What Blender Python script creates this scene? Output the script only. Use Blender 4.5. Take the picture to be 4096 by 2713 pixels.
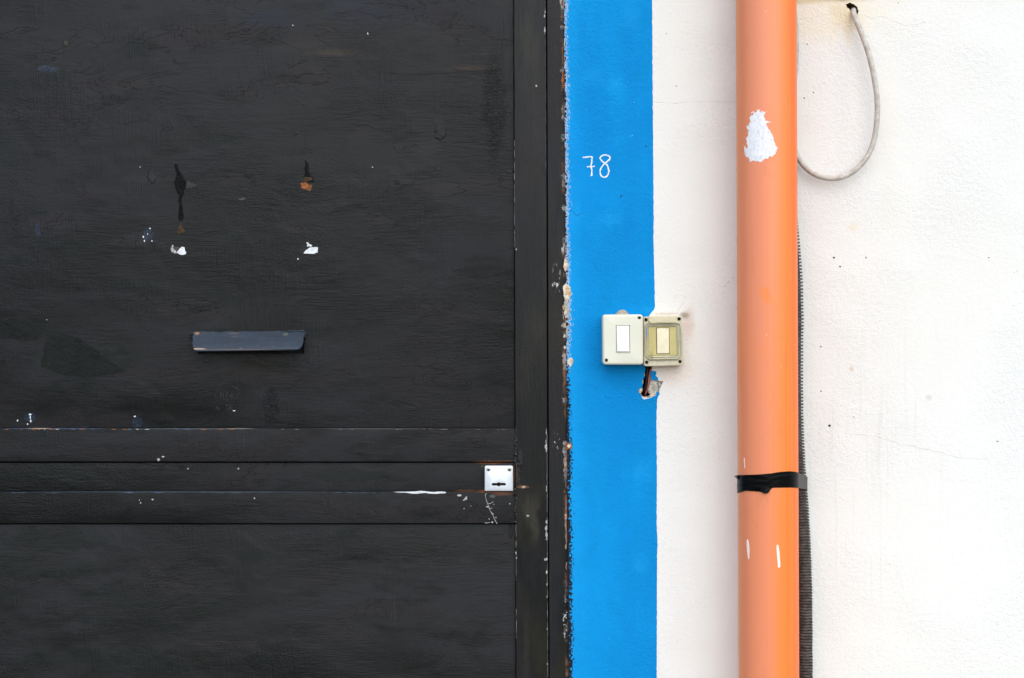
import bpy, bmesh, math, random
from mathutils import Vector, noise as mnoise
from mathutils.geometry import delaunay_2d_cdt

for o in list(bpy.data.objects):
    bpy.data.objects.remove(o, do_unlink=True)
S = bpy.context.scene
COL = S.collection
random.seed(7)

# ------------------------------------------------------------------ camera, sky, sun, exposure
DIST = 2.6            # camera to wall, metres
PPM = 2180.0          # photograph pixels per metre on the wall plane
ZC = 1.35             # camera height
cam_d = bpy.data.cameras.new("camera")
cam = bpy.data.objects.new("camera", cam_d); COL.objects.link(cam)
cam.location = (0, -DIST, ZC); cam.rotation_euler = (math.radians(90), 0, 0)
cam_d.sensor_width = 36.0
cam_d.lens = 36.0 * DIST / (4096 / PPM)
cam_d.clip_start = 0.05; cam_d.clip_end = 500
S.camera = cam

SUN_AZ = math.radians(13)      # to the right of the wall's normal
SUN_EL = math.radians(48)
world = bpy.data.worlds.new("World"); S.world = world; world.use_nodes = True
wn = world.node_tree.nodes; wl = world.node_tree.links
for n in list(wn): wn.remove(n)
wo = wn.new('ShaderNodeOutputWorld'); wb = wn.new('ShaderNodeBackground'); ws = wn.new('ShaderNodeTexSky')
ws.sky_type = 'NISHITA'; ws.sun_disc = False
ws.sun_elevation = SUN_EL
sdir = Vector((math.sin(SUN_AZ) * math.cos(SUN_EL), -math.cos(SUN_AZ) * math.cos(SUN_EL), math.sin(SUN_EL)))
ws.sun_rotation = math.atan2(sdir.x, sdir.y)
ws.air_density = 1.0; ws.dust_density = 0.8; ws.ozone_density = 1.0
wb.inputs['Strength'].default_value = 0.15
wl.new(ws.outputs[0], wb.inputs[0]); wl.new(wb.outputs[0], wo.inputs[0])

sun_d = bpy.data.lights.new("sun", 'SUN'); sun_d.energy = 1.4; sun_d.angle = math.radians(95)
sun_d.color = (1.0, 0.905, 0.74)
sun = bpy.data.objects.new("sun", sun_d); COL.objects.link(sun)
sun.rotation_euler = (-sdir).to_track_quat('-Z', 'Y').to_euler(); sun.location = (2, -3, 4)

S.view_settings.view_transform = 'Standard'; S.view_settings.look = 'None'
S.view_settings.gamma = 1; S.view_settings.use_curve_mapping = False
S.view_settings.exposure = 0.82

# ------------------------------------------------------------------ coordinates
def W(px, py, d=0.0):
    f = (DIST - d) / DIST
    return Vector(((px - 2048) / PPM * f, -d, ZC - (py - 1356.5) / PPM * f))
def W2(p, d=0.0):
    v = W(p[0], p[1], d); return (v.x, v.z)
def polyW(pts, d=0.0): return [W2(p, d) for p in pts]
MM = 0.001
def Z1(x, y): return (2360 + x / 3.564, 1200 + y / 3.564)      # enlargements used for measuring
def Z3(x, y): return (2150 + x / 1.742, 900 + y / 1.742)
def Z2(x, y): return (2150 + x / 1.742, y / 1.742)
def Z5(x, y): return (2850 + x / 1.96, y / 1.96)
def ZF(x, y): return (700 + x / 3.383, 1250 + y / 3.383)
def ZL(x, y): return (1800 + x / 3.484, 1750 + y / 3.484)
def ZT(x, y): return (2850 + x / 2.613, 1750 + y / 2.613)

# ------------------------------------------------------------------ node helper
class Mat:
    def __init__(s, name, rough=0.6, spec=0.5):
        s.m = bpy.data.materials.new(name); s.m.use_nodes = True
        s.t = s.m.node_tree; s.N = s.t.nodes; s.L = s.t.links
        s.b = s.N['Principled BSDF']
        s.b.inputs['Roughness'].default_value = rough
        s.b.inputs['Specular IOR Level'].default_value = spec
        g = s.N.new('ShaderNodeNewGeometry'); s.pos = g.outputs['Position']
        s._d = {}
    def put(s, sock, v):
        if isinstance(v, bpy.types.NodeSocket): s.L.new(v, sock)
        elif isinstance(v, (tuple, list)):
            if sock.type == 'RGBA' and len(v) == 3: v = (*v, 1)
            sock.default_value = v
        else: sock.default_value = v
    def math(s, op, a, b=None, c=None, clamp=False):
        n = s.N.new('ShaderNodeMath'); n.operation = op; n.use_clamp = clamp
        s.put(n.inputs[0], a)
        if b is not None: s.put(n.inputs[1], b)
        if c is not None: s.put(n.inputs[2], c)
        return n.outputs[0]
    def vec(s, op, a, b):
        n = s.N.new('ShaderNodeVectorMath'); n.operation = op
        s.put(n.inputs[0], a); s.put(n.inputs[1], b)
        return n.outputs['Value'] if op in ('LENGTH', 'DISTANCE', 'DOT_PRODUCT') else n.outputs[0]
    def sc(s, v, src=None): return s.vec('MULTIPLY', src or s.pos, v)
    def noise(s, vec, scale, detail=3, rough=0.55, dist=0.0, out=0):
        n = s.N.new('ShaderNodeTexNoise'); s.put(n.inputs['Vector'], vec)
        n.inputs['Scale'].default_value = scale; n.inputs['Detail'].default_value = detail
        n.inputs['Roughness'].default_value = rough; n.inputs['Distortion'].default_value = dist
        return n.outputs[out]
    def vor(s, vec, scale, feature='F1', rnd=1.0):
        n = s.N.new('ShaderNodeTexVoronoi'); n.feature = feature; s.put(n.inputs['Vector'], vec)
        n.inputs['Scale'].default_value = scale; n.inputs['Randomness'].default_value = rnd
        return n.outputs
    def mr(s, v, a, b, c=0.0, d=1.0, smooth=True):
        n = s.N.new('ShaderNodeMapRange'); n.clamp = True
        if smooth: n.interpolation_type = 'SMOOTHSTEP'
        s.put(n.inputs[0], v)
        for i, x in zip((1, 2, 3, 4), (a, b, c, d)): s.put(n.inputs[i], x)
        return n.outputs[0]
    def mix(s, f, a, b, mode='MIX'):
        n = s.N.new('ShaderNodeMix'); n.data_type = 'RGBA'; n.blend_type = mode
        s.put(n.inputs[0], f); s.put(n.inputs[6], a); s.put(n.inputs[7], b)
        return n.outputs[2]
    def mixf(s, f, a, b):
        n = s.N.new('ShaderNodeMix'); s.put(n.inputs[0], f); s.put(n.inputs[2], a); s.put(n.inputs[3], b)
        return n.outputs[0]
    def xyz(s):
        if 'xyz' not in s._d:
            n = s.N.new('ShaderNodeSeparateXYZ'); s.L.new(s.pos, n.inputs[0]); s._d['xyz'] = n.outputs
        return s._d['xyz']
    def warp(s, scale):
        k = ('w', scale)
        if k not in s._d:
            c = s.noise(s.pos, scale, 4, 0.6, 0, 1)
            s._d[k] = s.vec('SUBTRACT', c, (0.5, 0.5, 0.5))
        return s._d[k]
    def ell(s, px, py, rx, ry, soft=0.3, dist=6, wscale=60, rot=0.0):
        """irregular patch centred on a wall point; sizes in photograph pixels"""
        c = W(px, py)
        p = s.vec('ADD', s.pos, s.sc((dist / PPM * 2,) * 3, s.warp(wscale)))
        p = s.vec('SUBTRACT', p, tuple(c))
        if rot:
            n = s.N.new('ShaderNodeVectorRotate'); n.rotation_type = 'Y_AXIS'
            s.put(n.inputs['Vector'], p); n.inputs['Angle'].default_value = rot
            p = n.outputs[0]
        p = s.sc((PPM / rx, 0, PPM / ry), p)
        n = s.N.new('ShaderNodeVectorMath'); n.operation = 'LENGTH'; s.put(n.inputs[0], p)
        return s.mr(n.outputs['Value'], 1.0, 1.0 - soft, 0, 1)
    def bump(s, h, strength=1.0, dist=0.001, nrm=None):
        n = s.N.new('ShaderNodeBump'); s.put(n.inputs['Strength'], strength)
        n.inputs['Distance'].default_value = dist; s.put(n.inputs['Height'], h)
        if nrm is not None: s.put(n.inputs['Normal'], nrm)
        return n.outputs[0]
    def done(s, col=None, rough=None, normal=None, metallic=None):
        if col is not None: s.put(s.b.inputs['Base Color'], col)
        if rough is not None: s.put(s.b.inputs['Roughness'], rough)
        if normal is not None: s.put(s.b.inputs['Normal'], normal)
        if metallic is not None: s.put(s.b.inputs['Metallic'], metallic)
        return s.m

# ------------------------------------------------------------------ object helpers
def thing(name, label, cat, loc=(0, 0, 0), group=None):
    o = bpy.data.objects.new(name, None); COL.objects.link(o); o.location = loc
    o.empty_display_size = 0.1
    o['label'] = label; o['category'] = cat
    if group: o['group'] = group
    return o
def obj(name, bm, mat, parent=None, label=None, sharp=38):
    """world-space bmesh -> mesh object"""
    bmesh.ops.remove_doubles(bm, verts=bm.verts, dist=1e-6)
    bmesh.ops.recalc_face_normals(bm, faces=bm.faces)
    for f in bm.faces: f.smooth = True
    lim = math.radians(sharp)
    for e in bm.edges:
        if len(e.link_faces) == 2 and e.calc_face_angle(0) > lim: e.smooth = False
    me = bpy.data.meshes.new(name)
    base = Vector((0, 0, 0))
    p = parent
    while p is not None:
        base += p.location; p = p.parent
    bm.transform(__import__('mathutils').Matrix.Translation(-base))
    bm.to_mesh(me); bm.free()
    me.materials.append(mat)
    o = bpy.data.objects.new(name, me); COL.objects.link(o)
    if parent: o.parent = parent
    if label: o['label'] = label
    return o
def single(name, bm, mat, label, cat, group=None, **k):
    o = obj(name, bm, mat, None, **k); o['label'] = label; o['category'] = cat
    if group: o['group'] = group
    return o

def area(p): return 0.5 * sum(p[i][0] * p[(i + 1) % len(p)][1] - p[(i + 1) % len(p)][0] * p[i][1] for i in range(len(p)))
def ccw(p): return p if area(p) > 0 else p[::-1]
def pip(x, y, P):
    c = False; n = len(P); j = n - 1
    for i in range(n):
        xi, yi = P[i]; xj, yj = P[j]
        if (yi > y) != (yj > y) and x < (xj - xi) * (y - yi) / (yj - yi) + xi: c = not c
        j = i
    return c
def inset(P, t):
    P = ccw(P); out = []; n = len(P)
    for i in range(n):
        a, b, c = Vector(P[i - 1]), Vector(P[i]), Vector(P[(i + 1) % n])
        e1 = (b - a).normalized(); e2 = (c - b).normalized()
        n1 = Vector((-e1.y, e1.x)); n2 = Vector((-e2.y, e2.x))
        m = (n1 + n2); m = m.normalized() if m.length > 1e-6 else n1
        k = max(0.5, m.dot(n1)); q = b + m * (t / k)
        out.append((q.x, q.y))
    return out
def round_poly(P, r, seg=4):
    out = []; n = len(P)
    rs = r if isinstance(r, (list, tuple)) else [r] * n
    for i in range(n):
        a, b, c = Vector(P[i - 1]), Vector(P[i]), Vector(P[(i + 1) % n])
        if rs[i] <= 0: out.append((b.x, b.y)); continue
        rr = min(rs[i], (a - b).length * 0.45, (c - b).length * 0.45)
        p0 = b + (a - b).normalized() * rr; p1 = b + (c - b).normalized() * rr
        for k in range(seg + 1):
            t = k / seg; w = 0.22  # near-circular conic
            q = p0 * (1 - t) ** 2 + b * 2 * t * (1 - t) + p1 * t * t
            out.append((q.x, q.y))
    return out
def jag(P, amp=0.12, it=3, rng=random):
    for _ in range(it):
        out = []
        for i in range(len(P)):
            a = Vector(P[i]); b = Vector(P[(i + 1) % len(P)]); d = b - a
            m = (a + b) / 2 + Vector((-d.y, d.x)) * rng.uniform(-amp, amp)
            out += [tuple(a), tuple(m)]
        P = out
    return P
def ellp(cx, cy, rx, ry, n=9, wob=0.25, rng=random):
    return [(cx + rx * math.cos(a) * (1 + rng.uniform(-wob, wob)), cy + ry * math.sin(a) * (1 + rng.uniform(-wob, wob)))
            for a in [2 * math.pi * k / n for k in range(n)]]
def circ(cx, cy, r, n=16): return [(cx + r * math.cos(2 * math.pi * k / n), cy + r * math.sin(2 * math.pi * k / n)) for k in range(n)]
def cap(bm, outer, holes, d, extra=None):
    pts = []; edges = []
    for P in [outer] + holes:
        s = len(pts); n = len(P); pts += [Vector(p) for p in P]
        edges += [(s + i, s + (i + 1) % n) for i in range(n)]
    if extra: pts += [Vector(p) for p in extra]
    v, e, f, *_ = delaunay_2d_cdt(pts, edges, [], 0, 1e-7)
    bv = [bm.verts.new((p.x, -d, p.y)) for p in v]
    for t in f:
        cx = sum(v[i].x for i in t) / len(t); cy = sum(v[i].y for i in t) / len(t)
        if pip(cx, cy, outer) and not any(pip(cx, cy, h) for h in holes):
            try: bm.faces.new([bv[i] for i in t])
            except ValueError: pass
    for q in bv:
        if not q.link_faces: bm.verts.remove(q)
def loop_wall(bm, A, da, B, db):
    n = len(A)
    va = [bm.verts.new((p[0], -da, p[1])) for p in A]; vb = [bm.verts.new((p[0], -db, p[1])) for p in B]
    for i in range(n):
        bm.faces.new((va[i], va[(i + 1) % n], vb[(i + 1) % n], vb[i]))
def plate(outer, d0, d1, bev=0.0, holes=(), bm=None, back=True, taper=0.0):
    """slab between depths d0 (back) and d1 (front); holes = [(poly, depth)] ; poly in world x,z"""
    bm = bm or bmesh.new(); outer = ccw(outer)
    base = outer
    mid = inset(outer, taper) if taper else outer
    if bev > 0:
        prev, dp = base, d0
        steps = [(0, d1 - bev)] + [(bev * (1 - math.cos(a)), d1 - bev * (1 - math.sin(a))) for a in (math.pi / 6, math.pi / 3, math.pi / 2)]
        for t, d in steps:
            r = inset(mid, t) if t else mid
            loop_wall(bm, prev, dp, r, d); prev, dp = r, d
        front = prev
    else:
        loop_wall(bm, base, d0, mid, d1); front = mid
    hp = [ccw(h[0]) for h in holes]
    cap(bm, front, hp, d1)
    for h, (_, dep) in zip(hp, holes):
        loop_wall(bm, h, d1, h, d1 - dep); cap(bm, h, [], d1 - dep)
    if back: cap(bm, base, [], d0)
    return bm
def catmull(P, n=6):
    P = [Vector(p) for p in P]; out = []
    for i in range(len(P) - 1):
        p0 = P[max(i - 1, 0)]; p1 = P[i]; p2 = P[i + 1]; p3 = P[min(i + 2, len(P) - 1)]
        for k in range(n):
            t = k / n
            out.append(0.5 * ((2 * p1) + (p2 - p0) * t + (2 * p0 - 5 * p1 + 4 * p2 - p3) * t * t + (3 * p1 - p0 - 3 * p2 + p3) * t ** 3))
    out.append(P[-1]); return out
def tube(P, rad, seg=12, flat=1.0, bm=None, ends=True):
    bm = bm or bmesh.new(); P = [Vector(p) for p in P]; n = len(P)
    T = [(P[min(i + 1, n - 1)] - P[max(i - 1, 0)]).normalized() for i in range(n)]
    ref = Vector((0, 1, 0)) if abs(T[0].y) < 0.9 else Vector((1, 0, 0))
    u = (ref - T[0] * ref.dot(T[0])).normalized(); rings = []
    for i in range(n):
        u = (u - T[i] * u.dot(T[i])).normalized(); v = T[i].cross(u)
        r = rad(i) if callable(rad) else rad
        rings.append([bm.verts.new(P[i] + (u * math.cos(a) * flat + v * math.sin(a)) * r) for a in [2 * math.pi * k / seg for k in range(seg)]])
    for a, b in zip(rings, rings[1:]):
        for k in range(seg): bm.faces.new((a[k], a[(k + 1) % seg], b[(k + 1) % seg], b[k]))
    if ends: bm.faces.new(rings[0]); bm.faces.new(rings[-1][::-1])
    return bm
def lathe(prof, c, axis='z', seg=24, bm=None):
    bm = bm or bmesh.new(); rings = []
    for r, h in prof:
        ring = []
        for k in range(seg):
            a = 2 * math.pi * k / seg; x = max(r, 1e-5) * math.cos(a); y = max(r, 1e-5) * math.sin(a)
            ring.append(bm.verts.new((c[0] + x, c[1] + y, c[2] + h) if axis == 'z' else (c[0] + x, c[1] - h, c[2] + y)))
        rings.append(ring)
    for a, b in zip(rings, rings[1:]):
        for k in range(seg): bm.faces.new((a[k], a[(k + 1) % seg], b[(k + 1) % seg], b[k]))
    bm.faces.new(rings[0]); bm.faces.new(rings[-1][::-1])
    return bm
def box(x0, x1, y0, y1, z0, z1, bm=None):
    bm = bm or bmesh.new()
    v = [bm.verts.new((x, y, z)) for x in (x0, x1) for y in (y0, y1) for z in (z0, z1)]
    for f in ((0, 1, 3, 2), (4, 6, 7, 5), (0, 4, 5, 1), (2, 3, 7, 6), (0, 2, 6, 4), (1, 5, 7, 3)): bm.faces.new([v[i] for i in f])
    return bm
def join(bms):
    out = bmesh.new(); me = bpy.data.meshes.new("temp")
    for b in bms: b.to_mesh(me); out.from_mesh(me); b.free()
    bpy.data.meshes.remove(me); return out
def interp(xs, ys, x):
    if x <= xs[0]: return ys[0]
    for i in range(len(xs) - 1):
        if x <= xs[i + 1]: return ys[i] + (ys[i + 1] - ys[i]) * (x - xs[i]) / (xs[i + 1] - xs[i])
    return ys[-1]

# ------------------------------------------------------------------ materials
def plaster_height(m, coarse=1.0):
    a = m.noise(m.pos, 330, 3, 0.6, 0.6)
    b = m.noise(m.pos, 110, 3, 0.6, 0.3)
    c = m.noise(m.pos, 9, 3, 0.5)
    pa = m.mr(m.noise(m.pos, 4.5, 2, 0.5), 0.35, 0.65, 0.35, 1.0)
    h = m.math('MULTIPLY', m.math('ADD', a, m.math('MULTIPLY', b, 1.1)), pa)
    return m.math('ADD', h, m.math('MULTIPLY', c, 1.0 * coarse)), pa

def mat_white():
    m = Mat('white_limewash', 0.92, 0.25)
    h, pa = plaster_height(m)
    col = m.mix(m.mr(m.noise(m.pos, 2.2, 4, 0.6), 0.3, 0.7), (0.80, 0.785, 0.725), (0.805, 0.795, 0.75))
    # grime in scattered pits
    v = m.vor(m.vec('ADD', m.pos, m.sc((0.004,) * 3, m.warp(150))), 95)
    pit = m.math('MULTIPLY', m.mr(v['Distance'], 0.16, 0.05), m.mr(m.noise(m.pos, 6, 3, 0.6), 0.48, 0.72))
    col = m.mix(m.math('MULTIPLY', pit, 0.7), col, (0.45, 0.41, 0.36))
    fine = m.mr(m.noise(m.pos, 500, 2, 0.6), 0.60, 0.78)
    col = m.mix(m.math('MULTIPLY', m.math('MULTIPLY', fine, pa), 0.14), col, (0.5, 0.47, 0.42))
    run = m.noise(m.sc((110, 1, 3.2)), 1.0, 4, .65, .2)
    rm = m.ell(3450, 1850, 480, 800, .9, 160, 12)
    col = m.mix(m.math('MULTIPLY', m.math('MULTIPLY', m.mr(run, .52, .68), rm), .22), col, (0.50, 0.48, 0.42))
    # yellowed damp around the cable hole and faint streaks down from it, plus painted shadow and bounce light
    for (x, y, rx, ry, f, c) in ((3300, 30, 420, 210, .5, (0.80, 0.70, 0.50)), (3380, 60, 90, 90, .75, (0.72, 0.60, 0.38)),
                              (3345, -12, 190, 26, .95, (0.30, 0.25, 0.13)), (3200, 4, 220, 22, .7, (0.60, 0.50, 0.28)),
                              (3390, 110, 26, 110, .4, (0.74, 0.62, 0.42)), (3560, 600, 60, 600, .13, (0.80, 0.70, 0.48)),
                              (3370, 420, 50, 420, .10, (0.6, 0.6, 0.66)), (2690, 1500, 120, 75, .45, (0.86, 0.68, 0.55)),  # bluish streak: cable's soft shadow painted in; peach: stain plus painted bounce off boxes
                              (2755, 1290, 36, 90, .5, (0.62, 0.46, 0.36)), (2738, 1262, 30, 22, .8, (0.32, 0.24, 0.17)),
                              (2660, 1256, 90, 12, .6, (0.55, 0.45, 0.36)),
                              (3406, 1478, 16, 18, .5, (0.60, 0.42, 0.28)), (3715, 1590, 22, 16, .35, (0.4, 0.4, 0.4)),
                              (3410, 910, 30, 22, .35, (0.80, 0.62, 0.34)), (3420, 1500, 500, 700, .15, (0.70, 0.66, 0.58))):
        col = m.mix(m.math('MULTIPLY', m.ell(x, y, rx, ry, .85, min(rx, ry) * .5, 30), f), col, c)
    return m.done(col, None, m.bump(h, 0.9, 0.0015))
def mat_blue():
    m = Mat('blue_masonry_paint', 0.85, 0.12)
    h, pa = plaster_height(m)
    n = m.noise(m.sc((1, 1, .7)), 9, 5, 0.65, 0.4)
    col = m.mix(m.mr(n, 0.30, 0.74), (0.002, 0.238, 0.57), (0.003, 0.280, 0.665))
    x = m.xyz()
    # paler, chalky towards the door side
    u = m.math('SUBTRACT', x[0], m.math('MULTIPLY_ADD', x[2], -0.00663, float(W(2256, 0).x + 0.00663 * W(2256, 0).z)))
    edge = m.mr(u, 0.0, 0.05, 1, 0)
    col = m.mix(m.math('MULTIPLY', edge, 0.35), col, (0.01, 0.37, 0.80))
    for (a, b, rx, ry) in ((2370, 300, 70, 60), (2460, 340, 50, 50), (2300, 860, 60, 60), (2440, 880, 80, 40), (2585, 1235, 34, 20), (2520, 60, 50, 90), (2570, 1890, 60, 60), (2560, 2260, 60, 50)):
        col = m.mix(m.math('MULTIPLY', m.ell(a, b, rx, ry, .95, 40, 40), .22), col, (0.02, 0.42, 0.84))
    lap = m.noise(m.sc((16, 1, 1.6)), 1.0, 4, .6, .4)
    col = m.mix(m.mr(lap, .42, .66, 0, .35), col, (0.002, 0.215, 0.60))
    # white flecks and worn-through spots
    v = m.vor(m.pos, 70)
    fl = m.math('MULTIPLY', m.mr(v['Distance'], 0.10, 0.05), m.mr(m.noise(m.pos, 7, 2), 0.60, 0.68))
    col = m.mix(m.math('MULTIPLY', fl, 0.7), col, (0.15, 0.62, 0.85))
    col = m.mix(m.math('MULTIPLY', m.mr(m.noise(m.pos, 380, 2, 0.6), .60, .75), .3), col, (0.002, 0.13, 0.42))
    # ragged black overpaint creeping over from the door frame, and bare fringe
    sp = m.noise(m.sc((1, 1, .7)), 260, 3, 0.7)
    lo = m.noise(m.sc((0, 0, 1)), 6, 3, 0.6)
    lim = m.math('ADD', m.math('MULTIPLY', m.math('SUBTRACT', lo, 0.47), 0.022), m.math('MULTIPLY', m.math('SUBTRACT', sp, 0.5), 0.042))
    white = m.mr(u, m.math('ADD', lim, 0.0036), m.math('ADD', lim, 0.0052), 1, 0)
    lowm = m.mr(x[2], float(W(0, 1600).z), float(W(0, 1350).z), 0.15, 1.0)
    col = m.mix(m.math('MULTIPLY', white, m.math('MULTIPLY', lowm, 0.6)), col, (0.60, 0.62, 0.60))
    blk = m.mr(u, m.math('ADD', lim, m.mr(lowm, 0, 1, 0.006, 0.0)), m.math('ADD', lim, m.mr(lowm, 0, 1, 0.0068, 0.0008)), 1, 0)
    col = m.mix(blk, col, (0.014, 0.015, 0.018))
    return m.done(col, None, m.bump(h, 0.9, 0.0019))

RUST = (0.20, 0.065, 0.018)
def mat_black(name, vertical=False, marks=(), jamb=False, seed=0.0):
    m = Mat(name, 0.5, 0.22)
    p = m.vec('ADD', m.pos, (seed, seed * .3, seed * .7))
    a, b = ((1, 1, 1.0), (1, 1, 1.0))
    st = (0.45, 1, 1.6) if not vertical else (1.6, 1, 0.35)
    n1 = m.noise(m.sc(st, p), 3.5, 5, 0.66, 0.5)
    n2 = m.noise(m.sc(st, p), 7.0, 5, 0.6, 0.3)
    n3 = m.noise(m.sc((st[0] * 2, 1, st[2] * 2), p), 9.0, 4, 0.6)
    col = m.mix(m.mr(n1, .37, .63), (0.0036, 0.0038, 0.0036), (0.0150, 0.0156, 0.0168))
    col = m.mix(m.mr(n2, .48, .62, 0, .8), col, (0.0135, 0.0112, 0.0122))
    col = m.mix(m.mr(n3, .54, .70, 0, .8), col, (0.0030, 0.0046, 0.0038))
    if vertical: col = m.mix(m.mr(m.noise(m.sc((1.4, 1, .5), p), 10, 4, .6), .45, .7, 0, .8), col, (0.0185, 0.0165, 0.0105))
    # brush strokes that wander and overlap
    q_ = m.vec('ADD', p, m.sc((0.05, 0.0, 0.035), m.vec('SUBTRACT', m.noise(p, 3.2, 2, .5, 0, 1), (.5, .5, .5))))
    hs = m.noise(m.sc((20, 1, 200), q_), 1.0, 4, 0.72, 0.6)
    hs2 = m.noise(m.sc((90, 1, 560), q_), 1.0, 2, 0.6)
    vs = m.noise(m.sc((230, 1, 14), q_), 1.0, 3, 0.65, 0.3)
    gr = m.noise(p, 260, 3, 0.65, 0.4)
    pv = m.mr(m.noise(m.sc((1, 1, 1.3), p), 5.5, 3, 0.6), .47, .60)
    ph = m.mr(m.noise(m.sc((1, 1, 1.3), p), 6.3, 3, 0.6, 0.2), .40, .60, .12, 1)
    if vertical:
        h = m.math('MULTIPLY_ADD', vs, 1.0, m.math('MULTIPLY', gr, 0.35))
    else:
        h = m.math('MULTIPLY_ADD', m.math('MULTIPLY', hs, ph), 1.0, m.math('MULTIPLY', m.math('MULTIPLY', vs, pv), 1.35))
        h = m.math('ADD', h, m.math('MULTIPLY', hs2, 0.22))
        h = m.math('ADD', h, m.math('MULTIPLY', m.math('MULTIPLY', gr, m.mr(m.noise(p, 4, 3), .42, .62, .2, 1)), 0.9))
    # ridges: dried runs and lap marks
    rid = m.noise(m.sc((2.2, 1, 5.5), p), 4, 4, 0.6, 1.2)
    ridge = m.mr(m.math('ABSOLUTE', m.math('SUBTRACT', rid, 0.5)), 0.0, 0.012, 1, 0)
    h = m.math('ADD', h, m.math('MULTIPLY', m.math('MULTIPLY', ridge, m.mr(n2, .48, .6)), 0.15 if vertical else 0.5))
    # undercoat ghosting through on the stroke crests
    gh = m.math('MULTIPLY', m.mr(vs, .58, .72), m.math('MULTIPLY', pv, m.mr(n1, .5, .62)))
    col = m.mix(m.math('MULTIPLY', gh, .35), col, (0.065, 0.054, 0.042))
    rough = m.mr(n1, .3, .7, .36, .62)
    # tiny splashes
    v = m.vor(p, 26)
    sepc = m.N.new('ShaderNodeSeparateColor'); m.L.new(v['Color'], sepc.inputs[0])
    dot = m.math('MULTIPLY', m.mr(v['Distance'], 0.030, 0.018), m.math('LESS_THAN', sepc.outputs[0], 0.012))
    col = m.mix(m.math('MULTIPLY', dot, .8), col, (0.42, 0.42, 0.40))
    for (x, y, rx, ry, f, c, soft, dist, bmp) in marks:
        big = min(rx, ry) > 22
        e = m.ell(x, y, rx, ry, max(soft, .45) if big else soft, min(rx, ry) * 1.3 if big else dist * 1.2, 22 if big else 190)
        if big: e = m.math('MULTIPLY', e, m.mr(n3, .30, .5, .35, 1))
        col = m.mix(m.math('MULTIPLY', e, f), col, c)
        if bmp: h = m.math('ADD', h, m.math('MULTIPLY', e, bmp))
    if not vertical:
        e = m.ell(1080, 1620, 42, 85, .4, 18, 60); e2 = m.ell(900, 1610, 75, 65, .5, 20, 60); e3 = m.ell(1980, 420, 60, 330, .6, 40, 30)
        lum = m.mr(m.noise(m.pos, 260, 2, .5, 1.0), .45, .6)
        h = m.math('ADD', h, m.math('MULTIPLY', m.math('MULTIPLY', e, lum), 1.2))
        h = m.math('ADD', h, m.math('MULTIPLY', m.math('MULTIPLY', e2, lum), .35))
        h = m.math('ADD', h, m.math('MULTIPLY', m.math('MULTIPLY', e3, m.mr(m.noise(m.sc((1, 1, 2.5)), 130, 2, .5, 1.0), .45, .6)), .6))
        # speckled blue patches where the old coat shows
        sp = m.mr(m.noise(m.pos, 420, 3, .7), .52, .60)
        for (x, y, rx, ry) in ((585, 935, 24, 32), (110, 1672, 26, 22), (540, 1692, 24, 30), (140, 920, 14, 30), (180, 270, 50, 16)):
            q = m.ell(x, y, rx, ry, .3, 8, 90)
            col = m.mix(m.math('MULTIPLY', q, .4), col, (0.008, 0.019, 0.042))
            col = m.mix(m.math('MULTIPLY', m.math('MULTIPLY', q, sp), .14), col, (0.20, 0.30, 0.40))
    if jamb:
        x = m.xyz()
        u = m.math('SUBTRACT', x[0], m.math('MULTIPLY_ADD', x[2], -0.00663, float(W(2256, 0).x + 0.00663 * W(2256, 0).z)))
        z = m.sc((60, 1, 14)); nz = m.noise(z, 1.0, 5, 0.7, 0.4); nf = m.noise(m.sc((1, 1, .5)), 190, 3, 0.7)
        sect = m.mr(m.noise(m.sc((0, 0, 1)), 6.5, 5, 0.7), .49, .58)
        br = m.math('MULTIPLY', m.mr(m.math('ADD', u, m.math('MULTIPLY', m.math('SUBTRACT', nz, .5), .012)), -0.0072, -0.0052), sect)
        col = m.mix(m.math('MULTIPLY', br, .55), col, m.mix(m.mr(nf, .4, .6), (0.16, 0.06, 0.025), (0.34, 0.15, 0.07)))
        wh = m.math('MULTIPLY', m.mr(m.math('ADD', u, m.math('MULTIPLY', m.math('SUBTRACT', nf, .5), .018)), -0.0065, -0.005), m.math('MULTIPLY', m.mr(m.noise(m.sc((0, 0, 1)), 12, 4, 0.6), .50, .60), m.mr(x[2], float(W(0, 2000).z), float(W(0, 1700).z), .25, 1)))
        col = m.mix(m.math('MULTIPLY', wh, .85), col, (0.56, 0.53, 0.50))
        # flaked area half-way up
        e = m.ell(2222, 1120, 26, 75, .7, 14, 60)
        fk = m.mr(m.noise(m.sc((1, 1, .45)), 170, 3, .7), .56, .60)
        col = m.mix(m.math('MULTIPLY', e, fk), col, (0.52, 0.49, 0.45))
        e = m.ell(2225, 1770, 22, 60, .7, 14, 60)
        col = m.mix(m.math('MULTIPLY', e, m.mr(m.noise(m.sc((1, 1, .6)), 190, 3, .7), .60, .64)), col, (0.5, 0.48, 0.45))
        e = m.ell(2262, 2480, 16, 120, .7, 10, 60)
        col = m.mix(m.math('MULTIPLY', e, fk), col, (0.42, 0.43, 0.44))
    return m.done(col, rough, m.bump(h, 1.0, 0.00115))

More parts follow.
